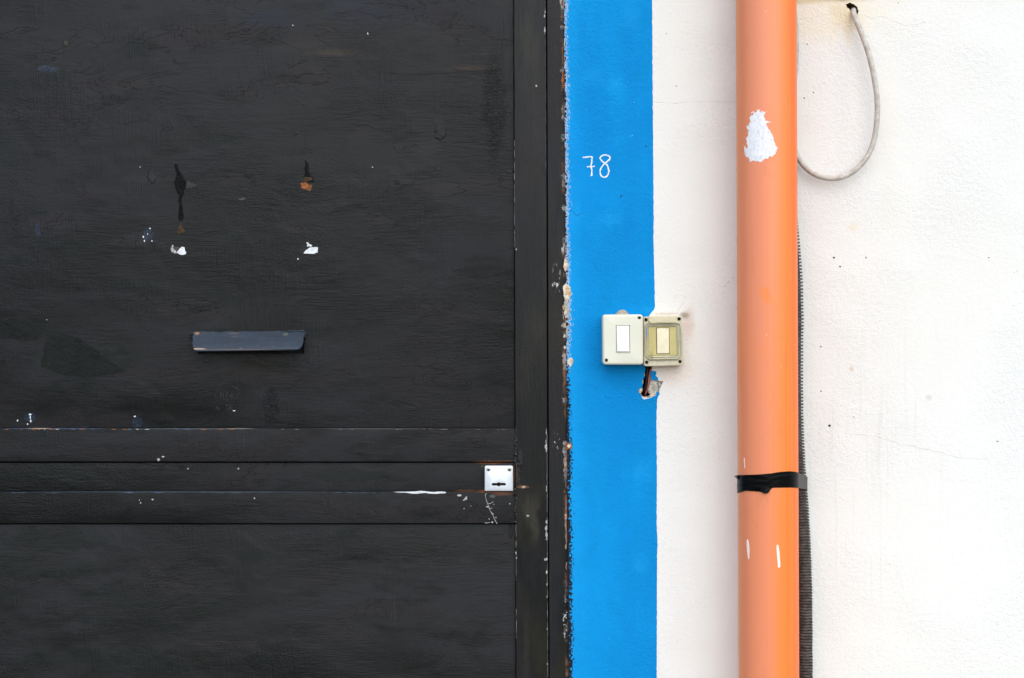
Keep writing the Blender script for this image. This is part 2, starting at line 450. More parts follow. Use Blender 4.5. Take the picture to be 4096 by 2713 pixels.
GREEN = (0.0050, 0.0070, 0.0050); OL = (0.0085, 0.0080, 0.004)
panel_marks = [
    (400, 1440, 190, 62, .75, GREEN, .35, 16, .3),
    (1000, 1470, 260, 75, .8, OL, .9, 20, 0), (800, 1225, 60, 26, .5, GREEN, .3, 8, .3),
    (1500, 30, 360, 90, .35, (0.012, 0.018, 0.032), .9, 30, 0), (1050, 60, 200, 60, .4, (0.010, 0.016, 0.032), .9, 30, 0),
    (1330, 205, 150, 22, .22, (0.10, 0.065, 0.035), .9, 12, 0), (1880, 268, 120, 18, .2, (0.10, 0.062, 0.032), .9, 8, .2),
    (1755, 520, 24, 42, .2, (0.03, 0.03, 0.03), .1, 6, 1.2), (1753, 671, 16, 8, .2, (0.03, 0.03, 0.03), .2, 3, 1.0), (600, 700, 20, 32, .3, (0.02, 0.02, 0.02), .3, 12, 1.2),
    (2040, 683, 14, 10, .4, (0.045, 0.03, 0.02), .3, 4, 1.0), (962, 795, 18, 7, .6, (0.09, 0.085, 0.06), .5, 6, 1.0),
    (255, 168, 12, 14, .6, (0.05, 0.045, 0.03), .4, 6, 1.0), (35, 830, 6, 40, .4, (0.012, 0.012, 0.012), .4, 5, -1.0),
    (700, 1000, 24, 18, .85, (0.07, 0.045, 0.035), .3, 8, 0), (1214, 998, 20, 24, .8, (0.009, 0.009, 0.009), .3, 6, 0),
    (590, 720, 40, 40, .3, (0.02, 0.02, 0.02), .8, 12, .2)]
rail_marks = [(1960, 1852, 95, 9, .95, RUST, .7, 7, .2), (2030, 1850, 60, 8, .8, (0.10, 0.035, 0.012), .6, 6, 0),
    (1980, 1968, 110, 7, .95, RUST, .7, 6, .2), (1860, 1966, 60, 6, .7, (0.12, 0.05, 0.02), .7, 6, 0), (2055, 1900, 12, 60, .6, (0.10, 0.045, 0.02), .7, 8, 0),
    (2010, 1978, 60, 10, .6, (0.16, 0.065, 0.03), .8, 6, 0), (250, 1900, 140, 45, .7, GREEN, .25, 14, .5), (1400, 1900, 240, 34, .5, GREEN, .3, 14, .3),
    (1968, 1988, 16, 9, .5, (0.14, 0.16, 0.17), .7, 5, 0), (1930, 1868, 10, 8, .5, (0.12, 0.09, 0.06), .7, 4, 0),
    (200, 1716, 260, 3.0, .7, (0.05, 0.085, 0.14), .6, 3, 0), (760, 1717, 300, 2.4, .55, (0.10, 0.12, 0.14), .6, 3, 0), (150, 1715, 55, 3, .8, (0.42, 0.32, 0.22), .6, 4, 0),
    (950, 1716, 80, 2.6, .4, (0.30, 0.28, 0.24), .6, 3, 0), (1500, 1717, 300, 1.8, .25, (0.22, 0.21, 0.18), .5, 2, 0), (700, 1970, 800, 2.2, .6, (0.06, 0.085, 0.11), .6, 2, 0)]  # thin pale streaks: worn paint plus painted light on the rails' top edges
lower_marks = [(200, 2170, 260, 60, .7, GREEN, .3, 24, .5), (140, 2270, 320, 60, .7, GREEN, .4, 24, .4), (700, 2420, 420, 120, .55, GREEN, .6, 30, .3),
    (500, 2650, 500, 60, .6, GREEN, .6, 30, .3), (1700, 2200, 330, 60, .5, GREEN, .7, 30, .2), (2043, 2130, 7, 30, .4, GREEN, .3, 2, 1.2),
    (1550, 2330, 60, 60, .3, GREEN, .6, 20, .5)]
stile_marks = [(2092, 1950, 34, 7, .9, (0.17, 0.07, 0.02), .6, 5, .2), (2065, 1890, 14, 60, .6, (0.06, 0.035, 0.02), .7, 8, 0),
    (2094, 1951, 9, 5, .9, (0.38, 0.37, 0.33), .4, 3, .2), (2140, 2080, 30, 140, .5, (0.055, 0.050, 0.035), .9, 14, 0), (2110, 2040, 26, 90, .4, (0.05, 0.046, 0.033), .9, 12, 0),
    (2105, 2600, 20, 300, .3, (0.04, 0.036, 0.028), .9, 12, 0), (2110, 2065, 5, 5, .8, (0.4, 0.4, 0.38), .5, 3, 0), (2082, 1835, 14, 40, .7, (0.02, 0.02, 0.02), .4, 12, 1.0)]
M = {}
M['white'] = mat_white(); M['blue'] = mat_blue()
M['panel'] = mat_black('black_gloss_upper', False, panel_marks)
M['rail'] = mat_black('black_gloss_rail', False, rail_marks, seed=3.1)
M['lower'] = mat_black('black_gloss_lower', False, lower_marks, seed=6.7)
M['stile'] = mat_black('black_gloss_stile', True, stile_marks, seed=1.3)
M['jamb'] = mat_black('black_gloss_jamb', True, [], True, seed=9.2)
def plain(name, col, rough=.5, spec=.5, metal=0, var=.12, scale=60, bump=0.0, bscale=200, col2=None):
    m = Mat(name, rough, spec)
    c2 = col2 or tuple(v * (1 - var) for v in col)
    c = m.mix(m.mr(m.noise(m.pos, scale, 4, .6), .35, .65), c2, col)
    return m.done(c, None, m.bump(m.noise(m.pos, bscale, 3, .6), 1.0, bump) if bump else None, metal)
M['bevel'] = plain('black_edge', (0.03, 0.03, 0.031), .45, .45, bump=.0004)
M['weld'] = plain('painted_weld', (0.018, 0.018, 0.019), .36, .35, var=.4, scale=90, bump=.0012, bscale=240)
M['dark'] = plain('unlit_cavity', (0.010, 0.009, 0.008), .9, .1)
M['gap'] = plain('grimy_gap', (0.030, 0.018, 0.010), .9, .1, var=.6, scale=40)
M['chip'] = plain('chipped_white_primer', (0.76, 0.78, 0.80), .6, .3, var=.25, scale=160, bump=.0003, bscale=400)
M['chip_grey'] = plain('chipped_grey_primer', (0.46, 0.45, 0.42), .7, .3, var=.35, scale=200)
M['chip_blue_lit_edge'] = plain('old_blue_paint_lit_edge', (0.10, 0.16, 0.24), .6, .3, var=.5, scale=200)
M['fresh'] = plain('greenish_fresh_black_coat', (0.0058, 0.0075, 0.0058), .5, .18, var=.5, scale=22, bump=.0012, bscale=110)
M['film'] = plain('lifted_black_film', (0.013, 0.013, 0.014), .5, .26, var=.3, scale=40, bump=.0010, bscale=120)
M['bare_brown'] = plain('bare_brown_edge', (0.17, 0.075, 0.045), .6, .3, var=.6, scale=120, bump=.001, bscale=200, col2=(0.32, 0.19, 0.13))
M['bare_light'] = plain('bare_pale_edge', (0.55, 0.36, 0.26), .6, .3, var=.4, scale=160)
M['chip_dim'] = plain('dull_grey_wear', (0.15, 0.145, 0.13), .7, .2, var=.5, scale=120)
M['drip_black'] = plain('tarry_black_run', (0.0030, 0.0030, 0.0030), .5, .10, var=.5, bump=.002, bscale=160)
M['rust_dull'] = plain('rust_brown', (0.075, 0.045, 0.022), .8, .2, var=.5, scale=150)
M['rust_mid'] = plain('rust_light_brown', (0.19, 0.085, 0.035), .8, .2, var=.4, scale=150)
M['drip'] = plain('cream_paint_drip', (0.88, 0.84, 0.74), .5, .3, var=.04)
M['chip_rust'] = plain('rust_patch', (0.34, 0.12, 0.035), .8, .2, var=.5, scale=150, bump=.0005, bscale=300)
M['number'] = plain('white_brush_paint', (0.82, 0.84, 0.85), .7, .3, var=.08, scale=200, bump=.0003, bscale=300)
M['crack'] = plain('hairline_grime', (0.56, 0.53, 0.48), .9, .1, var=.3)
M['speck'] = plain('dark_speck', (0.03, 0.03, 0.025), .8, .2)
M['mortar'] = plain('bare_mortar', (0.66, 0.60, 0.50), .95, .2, var=.45, scale=130, bump=.003, bscale=160)
M['mortar_y'] = plain('bare_plaster_edge', (0.74, 0.68, 0.58), .95, .2, var=.4, scale=130, bump=.002, bscale=200, col2=(0.50, 0.30, 0.10))
M['cavity'] = plain('chased_masonry', (0.055, 0.040, 0.028), .95, .1, var=.6, scale=120, bump=.003, bscale=140)
M['hole_soil'] = plain('hole_lining', (0.22, 0.15, 0.08), .95, .1, var=.6, scale=120, bump=.003, bscale=140)
M['wire'] = plain('brown_wire_sheath', (0.34, 0.10, 0.09), .3, .5, var=.25)
M['wire_dark'] = plain('black_wire_sheath', (0.025, 0.018, 0.016), .4, .5)
# flap: worn blue-black enamel
def mat_flap():
    m = Mat('blue_black_enamel', .34, .42)
    n = m.noise(m.sc((.4, 1, 2)), 45, 5, .65, .4)
    col = m.mix(m.mr(n, .35, .65), (0.004, 0.013, 0.026), (0.010, 0.024, 0.044))
    col = m.mix(m.math('MULTIPLY', m.mr(m.noise(m.pos, 120, 3, .6), .60, .70), .3), col, (0.10, 0.11, 0.12))
    for (x, y, rx, ry, f, c) in ((783, 1333, 14, 8, .95, (0.26, 0.12, 0.05)), (800, 1396, 40, 4, .8, (0.42, 0.30, 0.20)), (1140, 1337, 16, 8, .6, (0.12, 0.13, 0.08)),
                                 (1219, 1360, 6, 16, .9, (0.28, 0.10, 0.03)), (980, 1400, 230, 2.5, .5, (0.20, 0.13, 0.09)), (930, 1334, 30, 4, .6, (0.12, 0.07, 0.03))):
        col = m.mix(m.math('MULTIPLY', m.ell(x, y, rx, ry, .6, min(rx, ry) * .8, 110), f), col, c)
    return m.done(col, m.mr(n, .3, .7, .28, .45), m.bump(m.noise(m.sc((1, 1, 3)), 130, 3, .6), .6, .0006))
M['flap'] = mat_flap()
def mat_alu():
    m = Mat('brushed_aluminium', .34, .5)
    st = m.noise(m.sc((1, 1, 60)), 20, 3, .6)
    col = m.mix(m.mr(m.noise(m.pos, 90, 3, .6), .3, .7), (0.68, 0.73, 0.79), (0.74, 0.78, 0.82))
    sc_ = m.math('MULTIPLY', m.ell(1995, 1938, 34, 24, .7, 8, 90), m.mr(m.noise(m.pos, 500, 3, .7), .50, .58))
    col = m.mix(m.math('MULTIPLY', sc_, .55), col, (0.32, 0.33, 0.34))
    return m.done(col, m.mr(st, .3, .7, .36, .52), m.bump(st, .3, .0002), 0.65)
M['alu'] = mat_alu()
M['screw'] = plain('steel_screw', (0.42, 0.40, 0.35), .4, .5, .8, var=.4, scale=300)
M['screw_old'] = plain('grimy_screw', (0.10, 0.075, 0.045), .5, .5, .4, var=.5, scale=300)
M['box_new'] = plain('pale_grey_plastic', (0.71, 0.70, 0.565), .38, .45, var=.05, scale=14, bump=.0001)
M['rocker_new'] = plain('white_rocker_plastic', (0.86, 0.86, 0.85), .3, .5, var=.02)
M['grommet'] = plain('beige_rubber', (0.52, 0.45, 0.34), .6, .4, var=.25, scale=150)
def mat_old(name, base, low, amt=1.0):
    m = Mat(name, .5, .4)
    n = m.noise(m.pos, 60, 5, .65, .3)
    col = m.mix(m.mr(n, .35, .68), low, base)
    g = m.mr(m.noise(m.pos, 160, 5, .7, .4), .56, .70)
    col = m.mix(m.math('MULTIPLY', g, .35 * amt), col, (0.24, 0.19, 0.11))
    for (x, y, rx, ry, f, c) in ((2581, 1330, 7, 40, .7, (0.16, 0.33, 0.50)), (2600, 1425, 10, 30, .4, (0.2, 0.16, 0.09)), (2645, 1440, 110, 7, .5, (0.24, 0.19, 0.11)),
                                 (2655, 1295, 80, 6, .45, (0.22, 0.17, 0.10)), (2659, 1323, 9, 6, .5 * amt, (0.35, 0.30, 0.20)), (2727, 1330, 8, 60, .5, (0.30, 0.24, 0.17))):
        col = m.mix(m.math('MULTIPLY', m.ell(x, y, rx, ry, .7, 8, 110), f), col, c)
    return m.done(col, None, m.bump(n, .4, .0004))
M['box_old'] = mat_old('yellowed_cream_plastic', (0.66, 0.62, 0.46), (0.56, 0.51, 0.36))
M['box_hinge'] = mat_old('cream_hinge_plastic', (0.70, 0.64, 0.42), (0.62, 0.56, 0.36), .4)
M['box_panel'] = mat_old('mustard_plastic', (0.56, 0.48, 0.19), (0.50, 0.43, 0.17), .3)
M['box_frame'] = mat_old('gasket_plastic', (0.48, 0.47, 0.30), (0.38, 0.37, 0.24))
M['rocker_old'] = mat_old('cream_rocker_plastic', (0.86, 0.80, 0.58), (0.80, 0.72, 0.49), .25)

# pipe geometry numbers (needed by its material)
PIPE_D = 0.090
PIPE_TOP = W(3064.5, 0, PIPE_D); PIPE_BOT = W(3075, 2713, PIPE_D)
PIPE_R = 239.5 / 2 / PPM * (DIST - PIPE_D) / DIST
def pipe_c(z):
    t = (z - PIPE_TOP.z) / (PIPE_BOT.z - PIPE_TOP.z)
    return PIPE_TOP.x + (PIPE_BOT.x - PIPE_TOP.x) * t
def mat_pipe():
    m = Mat('weathered_orange_pvc', .36, .5)
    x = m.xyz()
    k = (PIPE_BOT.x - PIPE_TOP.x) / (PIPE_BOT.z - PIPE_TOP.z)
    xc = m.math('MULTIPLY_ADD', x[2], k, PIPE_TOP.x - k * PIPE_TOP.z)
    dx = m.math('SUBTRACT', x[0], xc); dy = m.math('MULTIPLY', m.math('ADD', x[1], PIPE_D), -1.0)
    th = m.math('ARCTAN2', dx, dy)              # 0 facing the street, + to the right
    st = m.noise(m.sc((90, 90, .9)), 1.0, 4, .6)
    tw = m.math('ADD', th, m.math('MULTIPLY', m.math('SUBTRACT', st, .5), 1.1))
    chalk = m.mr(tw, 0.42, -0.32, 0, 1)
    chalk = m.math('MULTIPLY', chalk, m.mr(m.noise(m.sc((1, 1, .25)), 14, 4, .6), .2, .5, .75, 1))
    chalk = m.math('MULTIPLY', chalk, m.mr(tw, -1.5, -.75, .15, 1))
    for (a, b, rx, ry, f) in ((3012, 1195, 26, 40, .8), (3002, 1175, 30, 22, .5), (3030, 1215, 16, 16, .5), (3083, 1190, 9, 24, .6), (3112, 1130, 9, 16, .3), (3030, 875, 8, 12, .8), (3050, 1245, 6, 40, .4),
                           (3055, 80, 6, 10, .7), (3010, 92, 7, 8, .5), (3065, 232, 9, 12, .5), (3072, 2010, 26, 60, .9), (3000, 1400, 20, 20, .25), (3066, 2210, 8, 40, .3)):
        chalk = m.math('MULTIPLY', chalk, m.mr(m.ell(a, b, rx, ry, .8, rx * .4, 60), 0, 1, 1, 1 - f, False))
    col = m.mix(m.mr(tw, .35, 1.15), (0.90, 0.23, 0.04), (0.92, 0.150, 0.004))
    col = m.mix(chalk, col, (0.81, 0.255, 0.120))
    sm = m.noise(m.sc((1, 1, .3)), 30, 5, .7, .5)
    col = m.mix(m.mr(sm, .56, .72, 0, .28), col, (0.55, 0.17, 0.06))
    scr = m.mr(m.noise(m.sc((420, 420, 5)), 1.0, 3, .65, .2), .66, .74)
    col = m.mix(m.math('MULTIPLY', scr, .22), col, (0.88, 0.52, 0.36))
    # nicks and dust
    v = m.vor(m.sc((1, 1, .6)), 75)
    sp = m.N.new('ShaderNodeSeparateColor'); m.L.new(v['Color'], sp.inputs[0])
    dot = m.math('MULTIPLY', m.mr(v['Distance'], .09, .05), m.math('LESS_THAN', sp.outputs[0], .10))
    col = m.mix(m.math('MULTIPLY', dot, .5), col, (0.88, 0.62, 0.45))
    return m.done(col, m.mr(st, .3, .7, .30, .42), m.bump(st, .2, .0004))
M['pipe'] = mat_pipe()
def mat_dab():
    m = Mat('smeared_white_paint', .7, .3)
    n = m.noise(m.sc((1, 1, .35)), 330, 3, .65, .8)
    fib = m.noise(m.sc((1, 1, .22)), 460, 3, .7, 1.2)
    c = m.mix(m.mr(n, .38, .55), (0.72, 0.70, 0.72), (0.88, 0.87, 0.87))
    c = m.mix(m.mr(fib, .60, .68, 0, .55), c, (0.82, 0.40, 0.28))
    return m.done(c, None, m.bump(n, .6, .0006))
M['dab'] = mat_dab()
M['tape'] = plain('black_vinyl_tape', (0.0025, 0.0025, 0.003), .34, .09, var=.3, scale=60, bump=.0008, bscale=50)
M['conduit'] = plain('grey_black_corrugated_plastic', (0.125, 0.108, 0.096), .7, .3, var=.55, scale=90, bump=.0006, bscale=300)
def mat_cable():
    m = Mat('grey_cable_sheath', .5, .4)
    n = m.noise(m.pos, 90, 5, .65)
    col = m.mix(m.mr(n, .35, .65), (0.44, 0.40, 0.34), (0.56, 0.54, 0.48))
    col = m.mix(m.mr(m.noise(m.pos, 140, 3, .6), .62, .70, 0, .7), col, (0.74, 0.71, 0.62))
    col = m.mix(m.mr(m.noise(m.pos, 60, 4, .7), .60, .72, 0, .6), col, (0.36, 0.29, 0.19))
    return m.done(col, None, m.bump(n, .5, .0006))
M['cable'] = mat_cable()
M['pavement'] = plain('concrete_pavement', (0.30, 0.29, 0.27), .9, .3, var=.3, scale=6, bump=.001, bscale=120)
M['kerb'] = plain('kerb_stone', (0.34, 0.33, 0.31), .9, .3, var=.2, scale=12, bump=.001, bscale=120)
M['road'] = plain('asphalt', (0.055, 0.055, 0.056), .95, .3, var=.3, scale=8, bump=.002, bscale=200)

# ------------------------------------------------------------------ setting: ground
o = obj('road', box(-150, 150, -150, -1.76, -0.4, -0.12), M['road']); o['kind'] = 'structure'
o = obj('pavement', box(-150, 150, -1.60, 0.0, -0.4, 0.0), M['pavement']); o['kind'] = 'structure'
o = obj('kerb', box(-150, 150, -1.757, -1.603, -0.4, 0.0), M['kerb']); o['kind'] = 'structure'

# ------------------------------------------------------------------ wall
rng = random.Random(3)
wall = thing('building_wall', 'plastered wall painted white with a bright blue band beside the black door', 'wall', (0.5, 0, 0))
TOP = -3400; BOT = 4299.5          # px rows of wall top and the ground line
def py_of_z(z): return 1356.5 + (ZC - z) * PPM
TOP = py_of_z(3.4); BOT = py_of_z(0.0)
def tiltx(x0, x1, y): return x0 + (x1 - x0) * (y / 2713)     # x of a line given at top and bottom of the frame
JR = (2256, 2274)      # right edge of door frame
edge_l = [(tiltx(*JR, y) + 2.2 * mnoise.noise(Vector((0, y * .02, 1))) * 2, y) for y in [TOP + (BOT - TOP) * i / 300 for i in range(301)]]
key = [(2606, -400), (2609, 0), (2610.5, 300), (2613, 600), (2615, 880), (2614, 960), (2618, 1118), (2619, 1180), (2620, 1225), (2617, 1238), (2604, 1252), (2598, 1262), (2598, 1300), (2604, 1440),
       (2608, 1482), (2611, 1485), (2617, 1483), (2625, 1487), (2626, 1496), (2622, 1502), (2628, 1508), (2633, 1511), (2632, 1520)]
key2 = [(2636, 1568), (2639, 1577), (2633, 1586), (2629, 1600), (2627, 1640), (2626, 1700), (2627, 1800), (2628, 1900), (2627, 2050), (2627, 2100), (2631, 2185), (2629, 2200), (2628, 2400), (2627, 2713), (2629, 3200)]
def dens(K):
    out = []
    for a, b in zip(K, K[1:]):
        n = max(1, int(abs(b[1] - a[1]) / 7))
        for i in range(n):
            t = i / n; y = a[1] + (b[1] - a[1]) * t
            out.append((a[0] + (b[0] - a[0]) * t + (1.6 * mnoise.noise(Vector((3, y * .05, 0))) + 1.3 * mnoise.noise(Vector((9, y * .16, 0)))), y))
    out.append(K[-1]); return out
mid_a = [(2604, TOP)] + dens(key); mid_b = dens(key2) + [(2630, BOT)]
# broken-out plaster below the old switch
hole_outer_R = [Z1(*p) for p in [(862, 1132), (905, 1150), (985, 1148)]]
Hout = [Z1(*p) for p in [(778, 935), (900, 935), (880, 985), (862, 1020), (868, 1090), (880, 1135), (925, 1152), (972, 1146), (1042, 1160), (1018, 1215), (1000, 1262), (985, 1305), (948, 1318), (940, 1360),
                         (900, 1385), (850, 1400), (800, 1410), (775, 1424), (745, 1405), (730, 1355), (700, 1325), (692, 1292), (705, 1268), (738, 1252), (752, 1215), (748, 1165), (752, 1125), (778, 1105), (765, 1060), (788, 1010)]]
Hout = jag(Hout, .10, 1, rng)
Hdeep = [Z1(*p) for p in [(782, 938), (894, 938), (868, 1000), (856, 1100), (862, 1150), (838, 1240), (826, 1310), (862, 1345), (845, 1362), (792, 1380), (752, 1374), (727, 1338), (757, 1290), (748, 1235), (768, 1170), (764, 1125), (790, 1080), (786, 1020)]]
Hdeep = jag(Hdeep, .10, 1, rng)
split_a = Z1(972, 1146); split_b = Z1(985, 1305)
# right-hand hole for the cable
Hc = jag([Z5(*p) for p in [(1044, 36), (1078, 20), (1110, 34), (1136, 55), (1146, 88), (1138, 116), (1108, 124), (1088, 104), (1078, 78), (1054, 60)]], .1, 1, rng)
HoutW = ccw(polyW(Hout)); HdW = ccw(polyW(Hdeep)); HcW = ccw(polyW(Hc))
midline = mid_a + mid_b
blueP = ccw(polyW(edge_l + midline[::-1]))
def wall_part(name, P, holes, mat):
    bm = bmesh.new()
    cap(bm, P, holes, 0.0)
    n = len(P)
    loop_wall(bm, P, 0.0, P, -0.16)
    cap(bm, P, [], -0.16)
    return obj(name, bm, mat, wall)
# subtract the broken-out polygon from both colours: faces inside it are dropped by centroid (its edges are constraints)
def cap_clip(bm, P, holes, d):
    pts = []; edges = []
    for Q in [P] + holes:
        s = len(pts); n = len(Q); pts += [Vector(p) for p in Q]; edges += [(s + i, s + (i + 1) % n) for i in range(n)]
    v, e, f, *_ = delaunay_2d_cdt(pts, edges, [], 0, 1e-7)
    bv = [bm.verts.new((p.x, -d, p.y)) for p in v]
    for t in f:
        cx = sum(v[i].x for i in t) / len(t); cy = sum(v[i].y for i in t) / len(t)
        if pip(cx, cy, P) and not any(pip(cx, cy, h) for h in holes): bm.faces.new([bv[i] for i in t])
def clip_part(name, P, holes, mat):
    bm = bmesh.new(); cap_clip(bm, P, holes, 0.0); loop_wall(bm, P, 0.0, P, -0.16)
    o = obj(name, bm, mat, wall)
    # normals must face the street
    me = o.data
    s = sum(p.normal.y * p.area for p in me.polygons if abs(p.normal.y) > .9)
    if s > 0: me.flip_normals()
    return o
clip_part('blue_band', blueP, [HoutW], M['blue'])
whiteP = ccw(polyW(midline) + [(6.0, 0.0), (6.0, 3.4)])
clip_part('white_plaster', whiteP, [HoutW, HcW], M['white'])
DOOR_L = (-1100, -1090); DOOR_TOP = py_of_z(2.16)
xl = W(DOOR_L[0] - 80, 0).x
obj('white_plaster', box(-6.0, xl, 0.0, 0.16, 0.0, 3.4), M['white'], wall)
obj('white_plaster', box(xl + .0005, W(edge_l[0][0] - 8, 0).x, 0.0, 0.16, 2.205, 3.4), M['white'], wall)
# broken plaster floor and deep chase
bm = bmesh.new(); cap_clip(bm, HoutW, [HdW], -0.005)
rr = random.Random(5)
loop_wall(bm, HoutW, 0.0, HoutW, -0.005)
bmesh.ops.remove_doubles(bm, verts=bm.verts, dist=1e-6)
bmesh.ops.subdivide_edges(bm, edges=[e for e in bm.edges if e.calc_length() > .004], cuts=1)
for v in bm.verts:
    if v.co.y > .004: v.co.y += rr.uniform(-.0025, .001)
obj('broken_plaster', bm, M['mortar'], wall)
bm = bmesh.new(); loop_wall(bm, HdW, -0.003, HdW, -0.035); cap(bm, HdW, [], -0.035)
obj('chased_slot', bm, M['cavity'], wall)
obj('plaster_edge', plate(polyW(jag([Z1(*p) for p in [(700, 1272), (732, 1262), (748, 1290), (728, 1330), (735, 1345), (702, 1322), (694, 1294)]], .1, 1, rng), 0), -.004, -.0012), M['mortar_y'], wall)
obj('plaster_edge', plate(polyW(jag([Z1(*p) for p in [(735, 1368), (760, 1392), (850, 1392), (930, 1355), (936, 1364), (860, 1402), (776, 1421), (748, 1402)]], .08, 1, rng), 0), -.004, -.0010), M['chip'], wall)
bm = bmesh.new(); inner = inset(HcW, .002)
loop_wall(bm, HcW, 0.0, inner, -0.02); cap(bm, inner, [], -.02)
obj('cable_hole', bm, M['hole_soil'], wall)
# hairline cracks, dark specks
M['crack_blue'] = plain('crack_dark_blue', (0.004, 0.09, 0.24), .9, .1)  # cracks in the blue band, a darker blue than the paint
def crack(P, r=.30, mt='crack'):
    Q = catmull([W(x, y, .0001) for x, y in P], 5)
    Q = [p + Vector((rng.uniform(-.0012, .0012), 0, rng.uniform(-.0012, .0012))) for p in Q]
    return obj('hairline_crack', tube(Q, lambda i: r * MM * rng.uniform(.2, 1.2), 5, .4), M[mt], wall)
crack([(2612, 410), (2700, 413), (2800, 406), (2948, 412)], .28)
crack([(3380, 1735), (3500, 1745), (3600, 1775), (3740, 1805), (3830, 1830), (3960, 1838)], .30)
crack([(3447, 58), (3480, 72), (3530, 66), (3580, 90), (3640, 100), (3700, 90)], .28)
crack([(3215, 1745), (3240, 1790), (3262, 1830)], .25)
crack([(2703, 1262), (2712, 1240), (2735, 1212), (2742, 1185)], .25)
crack([(2282, 840), (2297, 852), (2312, 862), (2330, 852)], .45, 'crack_blue')
crack([(2362, 1540), (2378, 1552), (2392, 1560)], .3, 'crack_blue')
for (x, y, rx, ry) in ((3336, 1031, 4, 4), (3464, 1031, 2, 4), (3360, 1067, 4, 3), (3318, 1703, 6, 5), (3284, 1565, 3, 3), (3217, 393, 3, 3), (3254, 370, 3, 2), (3229, 177, 3, 2), (2584, 586, 3, 3),
                       (3283, 1387, 3, 3), (3990, 1766, 4, 2), (3414, 1668, 2, 3), (3592, 12, 2, 2), (3955, 1031, 3, 2), (2705, 345, 2, 3), (2666, 135, 2, 2), (2484, 785, 3, 4)):
    obj('speck', plate(polyW(ellp(x, y, rx, ry, 7, .3, rng)), -.0005, .0003), M['speck'], wall)
# the number 78 brushed on the blue
def stroke(segs, name='digit'):
    parts = []
    for P, r in segs:
        Q = catmull([W(*Z2(*p), .0002) for p in P], 6)
        Q = [q + Vector((rng.uniform(-.0004, .0004), 0, rng.uniform(-.0004, .0004))) for q in Q]
        parts.append(tube(Q, lambda i, r=r: r * MM * rng.uniform(.62, 1.25), 8, .35))
    return obj(name, join(parts), M['number'], wall, sharp=60)
stroke([([(316, 1099), (345, 1096), (372, 1093), (382, 1093)], 1.3), ([(381, 1094), (377, 1130), (374, 1165), (378, 1190), (375, 1229)], 1.4), ([(344, 1163), (370, 1162), (399, 1160)], 1.3)])
stroke([([(489, 1124), (503, 1110), (503, 1094), (488, 1084), (468, 1081), (447, 1089), (437, 1102), (446, 1120), (466, 1136), (485, 1152), (495, 1180), (495, 1208), (482, 1230), (462, 1236), (443, 1224), (436, 1198), (446, 1168), (464, 1146), (489, 1124), (500, 1112)], 1.35)])
# bare plaster lumps along the door edge
for (x, y, rx, ry, mt) in ((2268, 1170, 14, 36, 'mortar_y'), (2266, 1232, 9, 46, 'mortar'), (2281, 1448, 9, 20, 'mortar_y'), (2275, 1786, 15, 14, 'chip_rust'), (2277, 1784, 9, 7, 'mortar_y'), (2262, 1060, 8, 24, 'mortar_y'), (2268, 1330, 5, 22, 'chip_grey')):
    obj('bare_plaster', plate(polyW(jag(ellp(x, y, rx, ry, 9, .3, rng), .2, 2, rng)), -.004, .0006 + rng.random() * .0006, .0004), M[mt], wall)

# ------------------------------------------------------------------ door frame (fixed) and door
frame = thing('door_frame', 'black painted metal door frame with worn rusty edge along the blue band', 'door frame', (W(2225, 0).x, 0, 0))
F_D = -0.004
ST_R = (2184, 2194)
def vstrip(xl_, xr_, y0, y1, d0, d1, bev):
    P = polyW([(tiltx(*xl_, y0), y0), (tiltx(*xr_, y0), y0), (tiltx(*xr_, y1), y1), (tiltx(*xl_, y1), y1)])
    return plate(P, d0, d1, bev)
B0 = py_of_z(0.012)
obj('jamb', vstrip((ST_R[0] + 4.5, ST_R[1] + 4.5), (JR[0] + 5, JR[1] + 5), DOOR_TOP - 70, BOT, -.12, F_D, .0012), M['jamb'], frame)
obj('jamb', vstrip((DOOR_L[0] - 78, DOOR_L[1] - 78), (DOOR_L[0] - 6, DOOR_L[1] - 6), DOOR_TOP - 70, BOT, -.12, F_D, .0012), M['jamb'], frame)
obj('lintel', plate(polyW([(DOOR_L[0] - 5, DOOR_TOP - 70), (ST_R[0] - 2, DOOR_TOP - 70), (ST_R[0] - 2, DOOR_TOP - 5), (DOOR_L[0] - 5, DOOR_TOP - 5)]), -.12, F_D, .0012), M['jamb'], frame)
obj('stop_bar', box(xl + .03, W(2235, 0).x, .045, .06, 0.0, 2.18), M['gap'], frame)

door = thing('metal_door', 'black painted steel door with letter flap, two cross rails and brushed coat', 'door', (W(700, 0).x, 0.02, 0))
SD = -0.014        # sheet depth behind the wall face
RD = -0.0085       # rails and stile stand proud of the sheet
ST_L = (2056, 2065)
slotP = ccw(polyW([(786, 1352), (1212, 1352), (1212, 1417), (786, 1417)], 0))
def panel(y0, y1, d, holes, bev=.0005):
    P = polyW([(DOOR_L[0] + 120, y0), (tiltx(*ST_L, y0) - 2.2, y0), (tiltx(*ST_L, y1) - 2.2, y1), (DOOR_L[0] + 120, y1)])
    return plate(P, d - .02, d, bev, holes)
obj('upper_panel', panel(DOOR_TOP + 100, 1713.5, SD, [(slotP, .018)]), M['panel'], door)
obj('lower_panel', panel(2102, B0 - 120, SD, []), M['lower'], door)
obj('middle_panel', panel(1854.5, 1968, SD, []), M['rail'], door)
obj('upper_rail', panel(1714.5, 1849, RD, [], .0016), M['rail'], door)
obj('lower_rail', panel(1969, 2097, RD, [], .0016), M['rail'], door)
obj('stile', vstrip(ST_L, ST_R, DOOR_TOP, B0, -.04, RD + .001, .0012), M['stile'], door)
obj('stile', vstrip(DOOR_L, (DOOR_L[0] + 118, DOOR_L[1] + 118), DOOR_TOP, B0, -.04, RD + .001, .0012), M['stile'], door)
